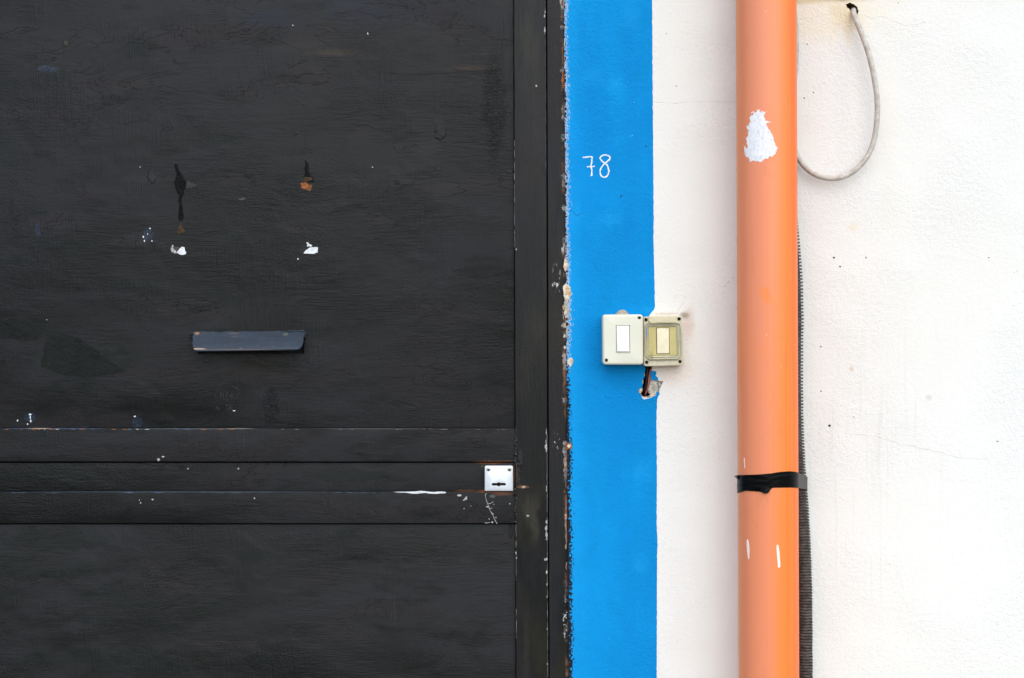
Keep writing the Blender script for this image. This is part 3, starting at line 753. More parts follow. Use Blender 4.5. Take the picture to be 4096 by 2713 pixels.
for y0, y1, nm in ((DOOR_TOP, DOOR_TOP + 98, 'top_rail'), (B0 - 118, B0, 'bottom_rail')):
    P = polyW([(DOOR_L[0] + 121, y0), (tiltx(*ST_L, y0) - 3, y0), (tiltx(*ST_L, y1) - 3, y1), (DOOR_L[0] + 121, y1)])
    obj(nm, plate(P, -.04, RD, .0012), M['rail'], door)
obj('backing_sheet', box(W(DOOR_L[0] + 10, 0).x, W(2180, 0).x, .0405, .0435, .02, 2.15), M['gap'], door)
# weld beads up the joint between rails and stile
def bead(y0, y1, rad, seed, n=None, x_off=0, parent=door):
    r2 = random.Random(seed); n = n or max(4, int((y1 - y0) / 7)); Q = []
    for i in range(n + 1):
        y = y0 + (y1 - y0) * i / n
        Q.append(W(tiltx(*ST_L, y) + x_off + r2.uniform(-4, 4), y, 0) + Vector((0, -RD + .0004, 0)))
    Q = catmull(Q, 3)
    return obj('weld_bead', tube(Q, lambda i: rad * MM * (0.55 + .75 * abs(mnoise.noise(Vector((i * .45, seed, 0)))) * 1.6 + r2.uniform(-.08, .08)), 10, .95), M['weld'], parent, sharp=60)
bead(1712, 1760, 2.2, 1); bead(1756, 1862, 3.2, 2); bead(1866, 1950, 2.6, 3, x_off=14); bead(1955, 2092, 3.4, 4); bead(1845, 1870, 3.8, 5, x_off=10)
obj('weld_bead', tube([W(2066 + 10 * i, 1868 + 2 * i * (1 if i % 2 else 1), -RD * 0) + Vector((0, .0082, 0)) for i in range(4)], lambda i: .0022 * (1 - .2 * i), 8, .4), M['weld'], door)
# paint chips
def chip(P, mat, d=SD, t=.0003, amp=.16, it=2, label=None):
    return obj('paint_chip', plate(polyW(jag(P, amp, it, rng)), d - .0004, d + t), M[mat], door)
k5 = lambda x, y: (500 + x / 2.24, 550 + y / 2.24)
chip([k5(*p) for p in [(470, 1000), (490, 975), (520, 985), (520, 1005), (532, 1020), (530, 1040), (465, 1040), (445, 1030)]], 'chip')
chip([k5(*p) for p in [(405, 960), (416, 958), (414, 985), (440, 1010), (450, 1030), (425, 1036), (400, 1020)]], 'chip_grey')
chip([k5(*p) for p in [(1590, 1035), (1612, 1005), (1640, 985), (1718, 978), (1720, 1025), (1700, 1030), (1690, 1038)]], 'chip', amp=.08)
chip([k5(*p) for p in [(1612, 940), (1628, 935), (1640, 950), (1668, 965), (1660, 974), (1620, 974), (1625, 955)]], 'chip')
chip([k5(*p) for p in [(435, 225), (450, 238), (468, 285), (500, 330), (525, 375), (528, 440), (512, 490), (499, 520), (500, 620), (494, 742), (472, 742), (470, 620), (474, 520), (450, 490), (432, 450), (424, 390), (440, 340), (434, 280)]], 'drip_black', t=.0009, amp=.14)
k4 = lambda x, y: (x / 2.24, 1200 + y / 2.24)
chip([k4(*p) for p in [(-40, 190), (60, 170), (200, 160), (380, 160), (390, 230), (350, 300), (300, 350), (200, 372), (80, 345), (-40, 330)]], 'fresh', t=.0004, amp=.06, it=3)
chip([k4(*p) for p in [(378, 390), (405, 310), (470, 285), (560, 305), (700, 350), (830, 440), (960, 545), (1120, 640), (1000, 655), (820, 690), (700, 690), (560, 680), (450, 640), (350, 600), (345, 540), (375, 500), (368, 440)]], 'fresh', t=.0005, amp=.05, it=3)
chip([(1732, 470), (1768, 468), (1778, 480), (1780, 545), (1762, 540), (1748, 500), (1733, 490)], 'film', t=.0011, amp=.08)
chip([k5(*p) for p in [(530, 400), (560, 385), (600, 410), (640, 425), (600, 440), (560, 445), (532, 450)]], 'weld', t=.0008, amp=.2)
chip([k5(*p) for p in [(1600, 195), (1614, 200), (1636, 265), (1655, 335), (1682, 372), (1680, 395), (1640, 395), (1590, 385), (1590, 350), (1600, 290)]], 'drip_black', t=.0004, amp=.14)
chip([k5(*p) for p in [(1600, 345), (1650, 345), (1674, 375), (1640, 380), (1618, 392), (1590, 385)]], 'rust_dull', t=.0006, amp=.2)
chip([k5(*p) for p in [(1564, 404), (1600, 394), (1625, 406), (1640, 420), (1625, 450), (1600, 458), (1568, 445)]], 'chip_rust', t=.0009)
chip([k5(*p) for p in [(1622, 425), (1645, 418), (1668, 420), (1664, 445), (1646, 476), (1620, 466), (1606, 455)]], 'rust_mid', t=.0008)
chip([k5(*p) for p in [(481, 738), (487, 738), (491, 790), (524, 828), (510, 850), (475, 858), (447, 842), (465, 805), (478, 785)]], 'rust_dull', t=.0006, amp=.1)
chip(ellp(1187.5, 1034.5, 3.4, 3.6, 8, .1), 'chip', it=0)
for (x, y, rx, ry) in ((592, 912, 3, 3), (565, 946, 2.5, 4), (570, 962, 2, 4), (600, 962, 2, 4), (583, 935, 1.5, 4), (110, 1660, 6, 3.5), (113, 1686, 4, 5), (100, 1699, 3, 3), (111, 1672, 2.5, 6), (60, 1684, 2.5, 4),
                       (531, 1667, 5, 2.5), (1468, 128, 2, 5), (553, 665, 2, 2), (177, 1279, 1.5, 2), (1167, 95, 2, 3), (931, 1645, 6, 2), (116, 1287, 2, 2), (1487, 666, 2, 2)):
    chip(ellp(x, y, rx, ry, 7, .35, rng), 'chip', it=1)
obj('paint_crack', tube([W(735 + 40 * i, 1014.5 + rng.uniform(-.6, .6), -.0002) + Vector((0, -SD, 0)) for i in range(13)], .00028, 5, .4), M['chip_grey'], door)
# chips on rails
def rchip(P, mat='chip', d=RD, amp=.16, it=2): return chip(P, mat, d, .0003, amp, it)
rchip([(1570, 1970), (1640, 1969), (1720, 1970), (1784, 1971), (1780, 1975.5), (1700, 1974), (1640, 1976), (1600, 1973)], 'chip', amp=.05)
rchip([ZL(*p) for p in [(100, 808), (130, 800), (160, 805), (158, 820), (120, 830), (98, 818)]], 'chip_grey')
rchip([ZL(*p) for p in [(235, 825), (240, 870), (175, 892), (195, 865)]], 'chip_grey', amp=.1)
def scratch(P, r, mat='chip_grey', d=RD):
    Q = catmull([W(*p) + Vector((0, -d - .0001, 0)) for p in P], 5)
    obj('scratch', tube(Q, lambda i: r * MM * rng.uniform(.35, 1.35), 5, .3), M[mat], door)
scratch([ZL(*p) for p in [(512, 788), (492, 810), (505, 880), (530, 950), (560, 1030), (595, 1085), (620, 1150), (655, 1212)]], .65)
scratch([ZL(*p) for p in [(520, 925), (555, 930), (590, 910), (605, 900)]], .55); scratch([ZL(*p) for p in [(545, 1000), (590, 992)]], .5)
for (a, b, r1, r2_) in ((520, 975, 16, 10), (595, 1075, 14, 12), (545, 1145, 10, 8), (590, 1190, 18, 10), (832, 932, 8, 10), (195, 1000, 8, 8), (290, 965, 5, 5), (505, 1200, 24, 6), (540, 1195, 20, 5), (610, 940, 9, 6), (640, 1125, 6, 10)):
    x, y = ZL(a, b); rchip(ellp(x, y, r1 / 3.48, r2_ / 3.48, 7, .35, rng), 'chip_grey', it=1)
for (x, y, rx, ry) in ((630, 1840, 7, 5), (648, 1829, 6, 3), (558, 2014, 2.5, 4), (553, 2003, 2, 3), (606, 2001, 5, 3), (1014, 1996, 3, 3), (745, 1878, 3.5, 3.5), (948, 1878, 3.5, 3.5)):
    rchip(ellp(x, y, rx, ry, 7, .3, rng), 'chip_grey', d=RD if not 1855 < y < 1968 else SD, it=1)
# worn paint and painted lit edge along the upper rail's top arris
for i in range(34):
    x = rng.choice([rng.uniform(0, 1000), rng.uniform(0, 400), rng.uniform(800, 2050)]); L = rng.uniform(8, 45)
    c = rng.choice(['chip_blue_lit_edge', 'chip_blue_lit_edge', 'chip_grey', 'chip_rust', 'chip_blue_lit_edge', 'chip_rust']) if x < 1000 else 'chip_dim'
    rchip([(x, 1718.2), (x + L * .5, 1717.6), (x + L, 1718.4), (x + L * .6, 1720 + rng.random() * 1.5), (x + L * .2, 1719.8)], c, amp=.06, it=1)
for i in range(30):
    x = rng.uniform(0, 1600); L = rng.uniform(20, 90)
    rchip([(x, 1972.8), (x + L, 1973.0), (x + L * .8, 1974.3), (x + L * .2, 1974.2)], 'chip_blue_lit_edge', amp=.03, it=1)  # lower rail's lit top edge, painted as pale blue slivers
# stile arris chips
SDs = RD + .001
for (y, h, w) in ((1790, 45, 3), (1955, 20, 2), (2090, 14, 4), (2115, 22, 5), (2142, 30, 4), (2160, 8, 4), (2240, 10, 4), (2290, 12, 4), (2340, 8, 3), (2390, 6, 2), (2520, 8, 2), (2660, 6, 2), (1730, 20, 2), (50, 30, 2), (120, 22, 2.5)):
    x = tiltx(*ST_R, y) - 3.2 - w / 2
    chip(ellp(x, y, w * .8, h * .6, 11, .45, rng), 'chip_grey', SDs, .0003, .3, 2)
for (x, y, rx, ry) in ((2065, 997, 3, 3), (2181, 2241, 4, 5), (2146, 341, 4, 4), (2064, 2214, 2, 6), (2066, 2235, 2, 4), (2113, 2065, 5, 3)):
    chip(ellp(x, y, rx, ry, 7, .3, rng), 'chip_grey', SDs, .0003, .1, 1)
for y0, y1, rr_ in ((0, 700, .06), (1740, 2110, .20), (2110, 2713, .15)):
    Q = [W(tiltx(*ST_R, y) - 2.2, y) + Vector((rng.uniform(-.0003, .0003), -SDs - .0001, 0)) for y in range(y0, y1 + 1, 9)]
    obj('scratch', tube(Q, lambda i: rr_ * MM * max(.15, 1 + 2.2 * mnoise.noise(Vector((i * .35, y0, 4)))), 5, .6), M['chip_grey'], door)
for y0, y1, xo in ((560, 1000, 0), (2100, 2330, 1), (2440, 2560, 1)):
    Q = [W(tiltx(*ST_L, y) + xo - .3, y) + Vector((rng.uniform(-.0002, .0002), -SDs, 0)) for y in range(y0, y1 + 1, 9)]
    obj('scratch', tube(Q, lambda i: .16 * MM * max(.1, 1 + 3 * mnoise.noise(Vector((i * .4, y0, 7)))), 5, .6), M['chip_grey'], door)
# bare brown strips along the frame's outer edge
for (y0, y1, w, mt) in ((-30, 30, 8, 'chip_rust'), (155, 270, 7, 'rust_mid'), (285, 352, 9, 'chip_rust'), (395, 470, 4, 'rust_mid'), (985, 1050, 5, 'rust_mid'), (1262, 1300, 7, 'rust_mid'), (1580, 1680, 6, 'rust_mid'),
                        (1812, 1905, 8, 'bare_brown'), (1925, 1960, 5, 'bare_brown'), (1980, 2186, 8, 'bare_brown'), (2250, 2284, 8, 'bare_brown'), (2330, 2350, 4, 'bare_brown')):
    n_ = max(3, int((y1 - y0) / 9)); L_ = []; R_ = []
    for i in range(n_ + 1):
        y = y0 + (y1 - y0) * i / n_; t_ = math.sin(math.pi * min(1, max(0.02, i / n_))) ** .3
        xr = tiltx(*JR, y) - 3 + rng.uniform(-1, 1); L_.append((xr - w * t_ * rng.uniform(.6, 1.1), y)); R_.append((xr, y))
    obj('bare_strip', plate(polyW(L_ + R_[::-1]), F_D - .001, F_D + .0004), M[mt], frame)
for (y, rx, ry) in ((1835, 4, 6), (1858, 5, 10), (2062, 4, 9), (2075, 5, 5), (2190, 3, 12), (1300, 5, 12), (1345, 6, 8), (1228, 6, 12), (1390, 4, 8)):
    obj('paint_chip', plate(polyW(jag(ellp(tiltx(*JR, y) - 6, y, rx, ry, 9, .4, rng), .2, 1, rng)), F_D - .001, F_D + .0007), M['mortar_y' if y < 1500 else 'bare_light'], frame)
# dried ridges and dribbles standing proud in the old coats of paint
rid_ = [[(920, 1088), (922, 1112), (927, 1138)], [(960, 1128), (962, 1150), (966, 1172)], [(905, 1172), (909, 1200)], [(1060, 1045), (1062, 1070), (1065, 1096)], [(1195, 1200), (1200, 1225), (1203, 1245)], [(1232, 1225), (1236, 1252)],
    [(700, 1126), (780, 1118), (860, 1124), (950, 1128), (1030, 1122)], [(830, 1064), (900, 1060), (980, 1058), (1050, 1062)], [(1000, 1222), (1060, 1218), (1120, 1217), (1180, 1222)], [(730, 1165), (790, 1162), (870, 1172)],
    [(745, 755), (790, 765), (830, 785), (880, 795)], [(760, 735), (800, 705), (830, 678), (870, 672)], [(770, 690), (900, 682), (1010, 690)], [(1320, 448), (1380, 452), (1430, 455)], [(1160, 385), (1210, 415), (1240, 440)],
    [(20, 380), (80, 392), (140, 410)], [(310, 690), (320, 720), (330, 765)], [(20, 800), (28, 840), (42, 870)], [(1730, 300), (1736, 380), (1738, 460)], [(2010, 45), (2015, 100), (2008, 180), (2018, 300)],
    [(1460, 270), (1560, 285), (1640, 292), (1760, 288), (1900, 278), (2000, 272)], [(1300, 1080), (1420, 1095), (1560, 1120), (1680, 1128)], [(1480, 990), (1600, 975), (1720, 1000), (1850, 1030)], [(660, 1395), (672, 1450), (682, 1510)], [(780, 1510), (790, 1570), (795, 1600)],
    [(250, 1370), (290, 1372), (320, 1395)], [(165, 1410), (180, 1450), (240, 1485), (320, 1508)], [(560, 1490), (640, 1492), (760, 1480)], [(1000, 2542), (1100, 2530), (1180, 2545), (1260, 2538), (1350, 2548)], [(1540, 2260), (1548, 2300), (1535, 2330), (1560, 2340)],
    [(1690, 2340), (1750, 2330), (1820, 2340)], [(1040, 2470), (1080, 2490), (1130, 2478)], [(580, 2320), (585, 2370), (592, 2400)], [(1060, 2270), (1110, 2250), (1160, 2215)], [(1830, 2160), (1860, 2150), (1900, 2130)], [(300, 2560), (420, 2572), (560, 2580)]]
for P in rid_:
    Q = [W(*p) + Vector((0, -SD, 0)) for p in P]; Q = catmull(Q, 8); n_ = len(Q)
    Q = [q + Vector((rng.uniform(-.0005, .0005), 0, rng.uniform(-.0005, .0005))) for q in Q]
    obj('paint_ridge', tube(Q, lambda i: .00075 * math.sin(math.pi * (i + .5) / n_) ** .5 * rng.uniform(.5, 1.3), 6, .8), M['film'], door, sharp=70)
# stamped plate marks left under the paint: NFA / A DE and a broken ring
def text_bm(s, px, py, hpx, d, depth=.0006):
    cu = bpy.data.curves.new('relief', 'FONT'); cu.body = s; cu.size = hpx / PPM / .70; cu.extrude = depth; cu.resolution_u = 2
    tmp = bpy.data.objects.new('relief', cu); COL.objects.link(tmp); bpy.context.view_layer.update()
    me = bpy.data.meshes.new_from_object(tmp); bm = bmesh.new(); bm.from_mesh(me)
    c = W(px, py)
    for v in bm.verts: x, y, z = v.co; v.co = (c.x + x * .62, -d - z, c.z + y)
    bpy.data.objects.remove(tmp, do_unlink=True); bpy.data.curves.remove(cu); bpy.data.meshes.remove(me)
    return bm
obj('relief_lettering', join([text_bm('N', 872, 1597, 27, SD), text_bm('F', 897, 1597, 25, SD), text_bm('A', 913, 1597, 25, SD)]), M['weld'], door)
obj('relief_lettering', join([text_bm('A', 857, 1643, 22, SD), text_bm('DE', 897, 1643, 25, SD)]), M['weld'], door)
ringp = [W(*ZF(x, y)) + Vector((0, -SD, 0)) for x, y in [(520, 1140), (555, 1060), (590, 990), (650, 965), (718, 965)]]
obj('relief_ring', join([tube(catmull(ringp, 4), .0005, 6, .5), tube([W(*ZF(x, y)) + Vector((0, -SD, 0)) for x, y in [(755, 1003), (800, 1025), (842, 1046)]], .0008, 6, .5),
                         tube(catmull([W(*ZF(x, y)) + Vector((0, -SD, 0)) for x, y in [(842, 1060), (835, 1120), (800, 1165), (700, 1185), (600, 1185), (520, 1150)]], 4), .0004, 6, .5)]), M['weld'], door)

# letter flap (sheet hood fixed along its top edge)
flap = obj('letter_flap', bmesh.new(), M['flap'], door, label='blue-black hooded metal letter flap')
def flap_mesh():
    bm = bmesh.new(); nx = 40
    rows = []
    prof = [(1327, 0.000), (1334, .0030), (1350, .0105), (1370, .0190), (1388, .0262), (1395, .0285), (1399, .0290)]
    for i in range(nx + 1):
        t = i / nx; row = []
        for j, (y, dd) in enumerate(prof):
            xL = interp([1327, 1334, 1345, 1380, 1399], [763, 765, 772, 768.5, 779], y); xR = interp([1327, 1334, 1345, 1380, 1399], [1226, 1224, 1214, 1213, 1199], y)
            yy = y + (4.5 if j > 1 else 0) * (1 - t) - 2 * t
            if j == 0: yy += 3 * mnoise.noise(Vector((t * 14, 0, 0)))
            if j >= 5 and (t < .02 or t > .98): yy -= 3
            c = W(xL + (xR - xL) * t, yy, dd + SD)
            row.append(c)
        rows.append(row)
    top = [[bm.verts.new(c) for c in r] for r in rows]
    und = [[bm.verts.new(c + Vector((0, .0016 + 0 * j, -.0020))) for j, c in enumerate(r)] for r in rows]
    for a, b, flip in ((top, top, 0), (und, und, 1)):
        for i in range(nx):
            for j in range(len(prof) - 1):
                f = (a[i][j], a[i][j + 1], a[i + 1][j + 1], a[i + 1][j]); bm.faces.new(f[::-1] if flip else f)
    m = len(prof) - 1
    for i in range(nx):
        bm.faces.new((top[i][m], und[i][m], und[i + 1][m], top[i + 1][m])); bm.faces.new((top[i][0], top[i + 1][0], und[i + 1][0], und[i][0]))
    for j in range(m):
        bm.faces.new((top[0][j], und[0][j], und[0][j + 1], top[0][j + 1])); bm.faces.new((top[nx][j], top[nx][j + 1], und[nx][j + 1], und[nx][j]))
    return bm
bm = flap_mesh(); bmesh.ops.recalc_face_normals(bm, faces=bm.faces)
for f in bm.faces: f.smooth = True
for e in bm.edges:
    if len(e.link_faces) == 2 and e.calc_face_angle(0) > .7: e.smooth = False
bm.transform(__import__('mathutils').Matrix.Translation(-door.location)); bm.to_mesh(flap.data); bm.free()
for xx, sgn in ((767, -1), (1221, 1)):   # crumpled welded ears at both ends
    Q = [W(xx + rng.uniform(-3, 3) * 1, 1332 + 5 * i, SD + .003 + .003 * (i % 2)) for i in range(5)]
    obj('flap_bracket', tube(Q, lambda i: .0026 * rng.uniform(.7, 1.2), 9, .8), M['weld'], door, sharp=60)
Q = [W(772 + 7 * i, 1331 + rng.uniform(-3, 2), SD + .001) for i in range(9)]
obj('flap_bracket', tube(catmull(Q, 2), lambda i: .0018 * rng.uniform(.6, 1.3), 8, .7), M['flap'], door, sharp=60)
Q = [W(1150 + 8 * i, 1328 - (i * .6) + rng.uniform(-3, 2), SD + .001) for i in range(10)]
obj('flap_bracket', tube(catmull(Q, 2), lambda i: .0018 * rng.uniform(.6, 1.3), 8, .7), M['flap'], door, sharp=60)

# lock cover plate
LD = SD + .011
Lp = round_poly(polyW([ZL(483, 396), ZL(878, 396), ZL(880, 748), ZL(482, 748)], LD), [.0035, .0035, 0, 0], 5)
kx, ky = ZL(680, 653)
def keyhole():
    P = []; w, h, r = 28.5, 5.2, 8.2
    for a in range(-60, 61, 20): P.append((kx + w - h + h * math.cos(math.radians(a * 1.5)), ky + h * math.sin(math.radians(a * 1.5))))
    for a in range(35, 146, 15): P.append((kx + r * math.cos(math.radians(a)), ky + r * math.sin(math.radians(a))))
    for a in range(120, 241, 20): P.append((kx - w + h + h * math.cos(math.radians(180 + (a - 180) * 1.5)), ky + h * math.sin(math.radians(180 + (a - 180) * 1.5))))
    for a in range(215, 326, 15): P.append((kx + r * math.cos(math.radians(a)), ky + r * math.sin(math.radians(a))))
    return P
lock = obj('lock_cover', plate(Lp, SD, LD, .0013, [(ccw(polyW(keyhole(), LD)), .0006)]), M['alu'], door, label='shiny aluminium lock cover plate')
obj('keyhole', plate(inset(ccw(polyW(keyhole(), LD)), -.0004), LD - .0009, LD - .00055), M['dark'], lock)
def screw(px, py, d, rpx, mat, parent, ang=.4):
    c = W(px, py, d); r = rpx / PPM
    bm = lathe([(r, -.0012), (r, .0002), (r * .8, .0009), (r * .4, .0013), (0, .0014)], c, 'y', 18)
    s = obj('screw', bm, mat, parent)
    q = bmesh.new()
    for a in (ang, ang + math.pi / 2):
        ux, uz = math.cos(a), math.sin(a); L = r * .55; w = r * .13
        lo = len(q.verts)
        vs = [q.verts.new((c.x + ux * sx * L - uz * sy * w, c.y - dd, c.z + uz * sx * L + ux * sy * w)) for dd in (.0007, .00165 + .0001 * (a > ang)) for sx, sy in ((-1, -1), (1, -1), (1, 1), (-1, 1))]
        for f in ((0, 1, 2, 3), (4, 7, 6, 5), (0, 4, 5, 1), (1, 5, 6, 2), (2, 6, 7, 3), (3, 7, 4, 0)): q.faces.new([vs[i] for i in f])
    obj('screw_cross', q, M['dark'], parent)
    return s
screw(*ZL(538, 447), LD, 8, M['screw'], lock); screw(*ZL(827, 448), LD, 8, M['screw'], lock, .1)
# folded side return of the cover, a slim bright lip left and right
for x in (1945.5, 2047.5):
    obj('cover_lip', tube([W(x, 1872, LD), W(x, 1918, LD), W(x, 1963, LD)], .0006, 8, .6), M['alu'], lock)

# ------------------------------------------------------------------ left switch box
bx = thing('switch_box', 'pale grey square switch box with white rocker on the blue band', 'light switch', tuple(W(2492, 1460, 0)))
ND = .046
P = round_poly(polyW([Z1(178, 208), Z1(758, 205), Z1(762, 925), Z1(184, 925)], ND), .0065, 6)
# base (behind) and cover (front)
rockN = [Z1(372, 361), Z1(565, 361), Z1(570, 746), Z1(376, 746)]
holesN = [(ccw(polyW(circ(*Z1(704, 251), 7.6), ND)), .005), (ccw(polyW(circ(*Z1(232, 861), 7.6), ND)), .005), (ccw(polyW(rockN, ND)), .004)]
obj('cover', plate(P, .024, ND, .0038, holesN), M['box_new'], bx)
obj('back_box', plate(inset(ccw(P), .0012), .0005, .0238, 0), M['box_new'], bx)
rim = bmesh.new(); ro = ccw(polyW([Z1(360, 352), Z1(576, 352), Z1(581, 758), Z1(366, 758)], ND)); ri = ccw(polyW([Z1(371, 360), Z1(566, 360), Z1(571, 747), Z1(375, 747)], ND))
loop_wall(rim, ro, ND - .0002, inset(ro, .0006), ND + .0006)
loop_wall(rim, inset(ro, .0006), ND + .0006, ri, ND + .0006); loop_wall(rim, ri, ND + .0006, ri, ND - .001)
obj('rocker_rim', rim, M['box_new'], bx)
def rocker(pts, d0, dtop, dbot, mat, parent, bev=.0007):
    P = inset(ccw(polyW(pts, d0)), .0010)
    bm = plate(P, d0 - .0035, d0, bev)
    zs = [v.co.z for v in bm.verts]; z0, z1 = min(zs), max(zs)
    for v in bm.verts:
        if v.co.y < -(d0 - bev - 1e-5):
            t = (v.co.z - z0) / (z1 - z0); v.co.y -= dbot + (dtop - dbot) * t
    return obj('rocker', bm, mat, parent)
rocker(rockN, ND, .0006, .0030, M['rocker_new'], bx)
for q in ((704, 251), (232, 861)): screw(*Z1(*q), ND - .005 + .0015, 5.6, M['screw_old'], bx, .6)
g = W(2488.5, 1258, .022)
gp = []; hh = 0
for i, r in enumerate((13.2, 12.0, 10.6, 9.0, 7.2, 5.0)):
    gp += [(r * MM, hh * MM), (r * MM, (hh + 1.0) * MM), ((r - .6) * MM, (hh + 1.35) * MM)]; hh += 1.5
gp.append((0, hh * MM))
obj('cable_grommet', lathe([(.0132, -.001)] + gp, (g.x, g.y, g.z - .0005), 'z', 28), M['grommet'], bx, sharp=30)

# ------------------------------------------------------------------ right (old) switch box
ob = thing('switch_box', 'yellowed cream switch box without its lid, straddling the blue and white paint', 'light switch', tuple(W(2654, 1466, 0)))
OD = .030
outer = [Z1(764, 238), Z1(1308, 226), Z1(1334, 905), Z1(1310, 937), Z1(790, 948), Z1(768, 925)]
P = round_poly(polyW(outer, OD), [.003, .003, .004, .004, .004, .004], 4)
rockO = [Z1(943, 396), Z1(1130, 394), Z1(1138, 770), Z1(949, 774)]
hc = [(795, 284), (1270, 273), (808, 892), (1283, 881)]
inner_rec = round_poly(polyW([Z1(826, 380), Z1(1232, 378), Z1(1250, 793), Z1(834, 799)], OD), .002, 3)
hs = [(ccw(polyW(circ(*Z1(*q), 7.7), OD)), .007) for q in hc] + [(ccw(inner_rec), .003)]
obj('housing', plate(P, .0005, OD, .0016, hs), M['box_old'], ob)
pin = inset(ccw(inner_rec), .0006)
obj('face_panel', plate(pin, OD - .0035, OD - .0012, .0006, [(ccw(polyW(rockO, OD)), .0018)]), M['box_panel'], ob)
rocker(rockO, OD - .001, .0022, .0008, M['rocker_old'], ob)
def ring(outerP, innerP, d0, d1, b=.0006):
    bm = bmesh.new(); o_, i_ = ccw(outerP), ccw(innerP)
    loop_wall(bm, o_, d0, o_, d1 - b); loop_wall(bm, o_, d1 - b, inset(o_, b), d1)
    cap(bm, inset(o_, b), [inset(i_, -b)], d1)
    loop_wall(bm, inset(i_, -b), d1, i_, d1 - b); loop_wall(bm, i_, d1 - b, i_, d0)
    return bm
def octa(x0, y0, x1, y1, sk, ch):   # chamfered lower corners, rounded upper
    return [Z1(x0, y0), Z1(x1 - sk, y0 - 4), Z1(x1, y1 - ch), Z1(x1 - ch, y1), Z1(x0 + sk + ch, y1 + 8), Z1(x0 + sk * .4, y1 + 4 - ch)]
R = lambda q, r: round_poly(polyW(q, OD), [r, r, .001, .001, .001, .001], 5)
obj('gasket_rim', ring(R(octa(776, 332, 1306, 848, 14, 58), .007), R(octa(790, 346, 1290, 832, 13, 52), .006), OD - .0006, OD + .0036), M['box_frame'], ob)
obj('gasket_rim', ring(R(octa(806, 362, 1268, 814, 11, 36), .005), R(octa(818, 372, 1254, 802, 10, 30), .004), OD - .0006, OD + .0020), M['box_frame'], ob)
hp = [Z1(*p) for p in [(836, 233), (1226, 230), (1228, 290), (1240, 308), (1232, 325), (1180, 330), (1080, 333), (1000, 331), (930, 340), (880, 338), (850, 320), (834, 300)]]
obj('hinge_bar', plate(round_poly(polyW(hp, OD + .004), .0006, 2), OD - .002, OD + .0052, .0008), M['box_hinge'], ob)
for i, q in enumerate(hc): screw(*Z1(*q), OD - .007 + .0012, 5.4, M['screw_old'] if i > 1 else M['dark'], ob, .3 * i)

# ------------------------------------------------------------------ wires in the slot
def wirepath(pts): return catmull([W(*Z1(x, y), d) for x, y, d in pts], 8)
single('wire', tube(wirepath([(900, 900, -.004), (885, 955, -.002), (862, 1010, -.001), (848, 1070, -.003), (842, 1140, -.003), (832, 1210, -.003), (812, 1290, -.005), (790, 1350, -.010), (775, 1395, -.020), (770, 1420, -.03)]), .0019, 10), M['wire'],
       'reddish brown wire curving down the broken plaster slot under the old switch', 'wire')
single('wire', tube(wirepath([(820, 900, -.012), (822, 960, -.010), (815, 1030, -.009), (810, 1110, -.009), (800, 1200, -.010), (782, 1290, -.012), (765, 1340, -.017), (755, 1372, -.025), (750, 1400, -.032)]), .0022, 10), M['wire_dark'],
       'dark wire deeper in the plaster slot, left of the reddish one', 'wire')

# ------------------------------------------------------------------ orange pipe
pipe = thing('drain_pipe', 'orange plastic drain pipe running up the white wall', 'pipe', (pipe_c(0), -PIPE_D, 0.0))
bm = bmesh.new(); seg = 96; zs = [0.03 + (3.3 - .03) * i / 40 for i in range(41)]; rings = []
for z in zs:
    rings.append([bm.verts.new((pipe_c(z) + PIPE_R * math.sin(a), -PIPE_D - PIPE_R * math.cos(a), z)) for a in [2 * math.pi * k / seg for k in range(seg)]])
for a, b in zip(rings, rings[1:]):
    for k in range(seg): bm.faces.new((a[k], a[(k + 1) % seg], b[(k + 1) % seg], b[k]))
bm.faces.new(rings[0][::-1]); bm.faces.new(rings[-1])
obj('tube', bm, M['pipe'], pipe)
def on_pipe(px, py, off=.0003):
    """point of the pipe surface seen at a photograph pixel"""
    d = PIPE_D + PIPE_R
    for _ in range(12):
        w = W(px, py, d); dx = w.x - pipe_c(w.z); d = PIPE_D + math.sqrt(max(PIPE_R ** 2 - dx * dx, 1e-8))
    w = W(px, py, d); c = Vector((pipe_c(w.z), -PIPE_D, w.z)); n = (w - c).normalized()
    return w + n * off
def on_pipe_patch(P, mat, name, off=.0004, grid=7):
    xs = [p[0] for p in P]; ys = [p[1] for p in P]; ex = []
    x = min(xs)
    while x < max(xs):
        y = min(ys)
        while y < max(ys):
            if pip(x, y, P): ex.append((x, y))
            y += grid
        x += grid
    pts = [Vector(p) for p in P]; n = len(P); edges = [(i, (i + 1) % n) for i in range(n)]; pts += [Vector(p) for p in ex]
    v, e, f, *_ = delaunay_2d_cdt(pts, edges, [], 0, 1e-7)
    bm = bmesh.new(); bv = [bm.verts.new(on_pipe(q.x, q.y, off)) for q in v]
    for t in f:
        cx = sum(v[i].x for i in t) / 3; cy = sum(v[i].y for i in t) / 3
        if pip(cx, cy, P): bm.faces.new([bv[i] for i in t])
    for q in list(bm.verts):
        if not q.link_faces: bm.verts.remove(q)
    ret = bmesh.ops.extrude_face_region(bm, geom=bm.faces[:])   # real thickness back to the surface
    for g_ in ret['geom']:
        if isinstance(g_, bmesh.types.BMVert):
            c = Vector((pipe_c(g_.co.z), -PIPE_D, g_.co.z)); g_.co -= (g_.co - c).normalized() * (off + .0003)
    return obj(name, bm, mat, pipe, sharp=50)
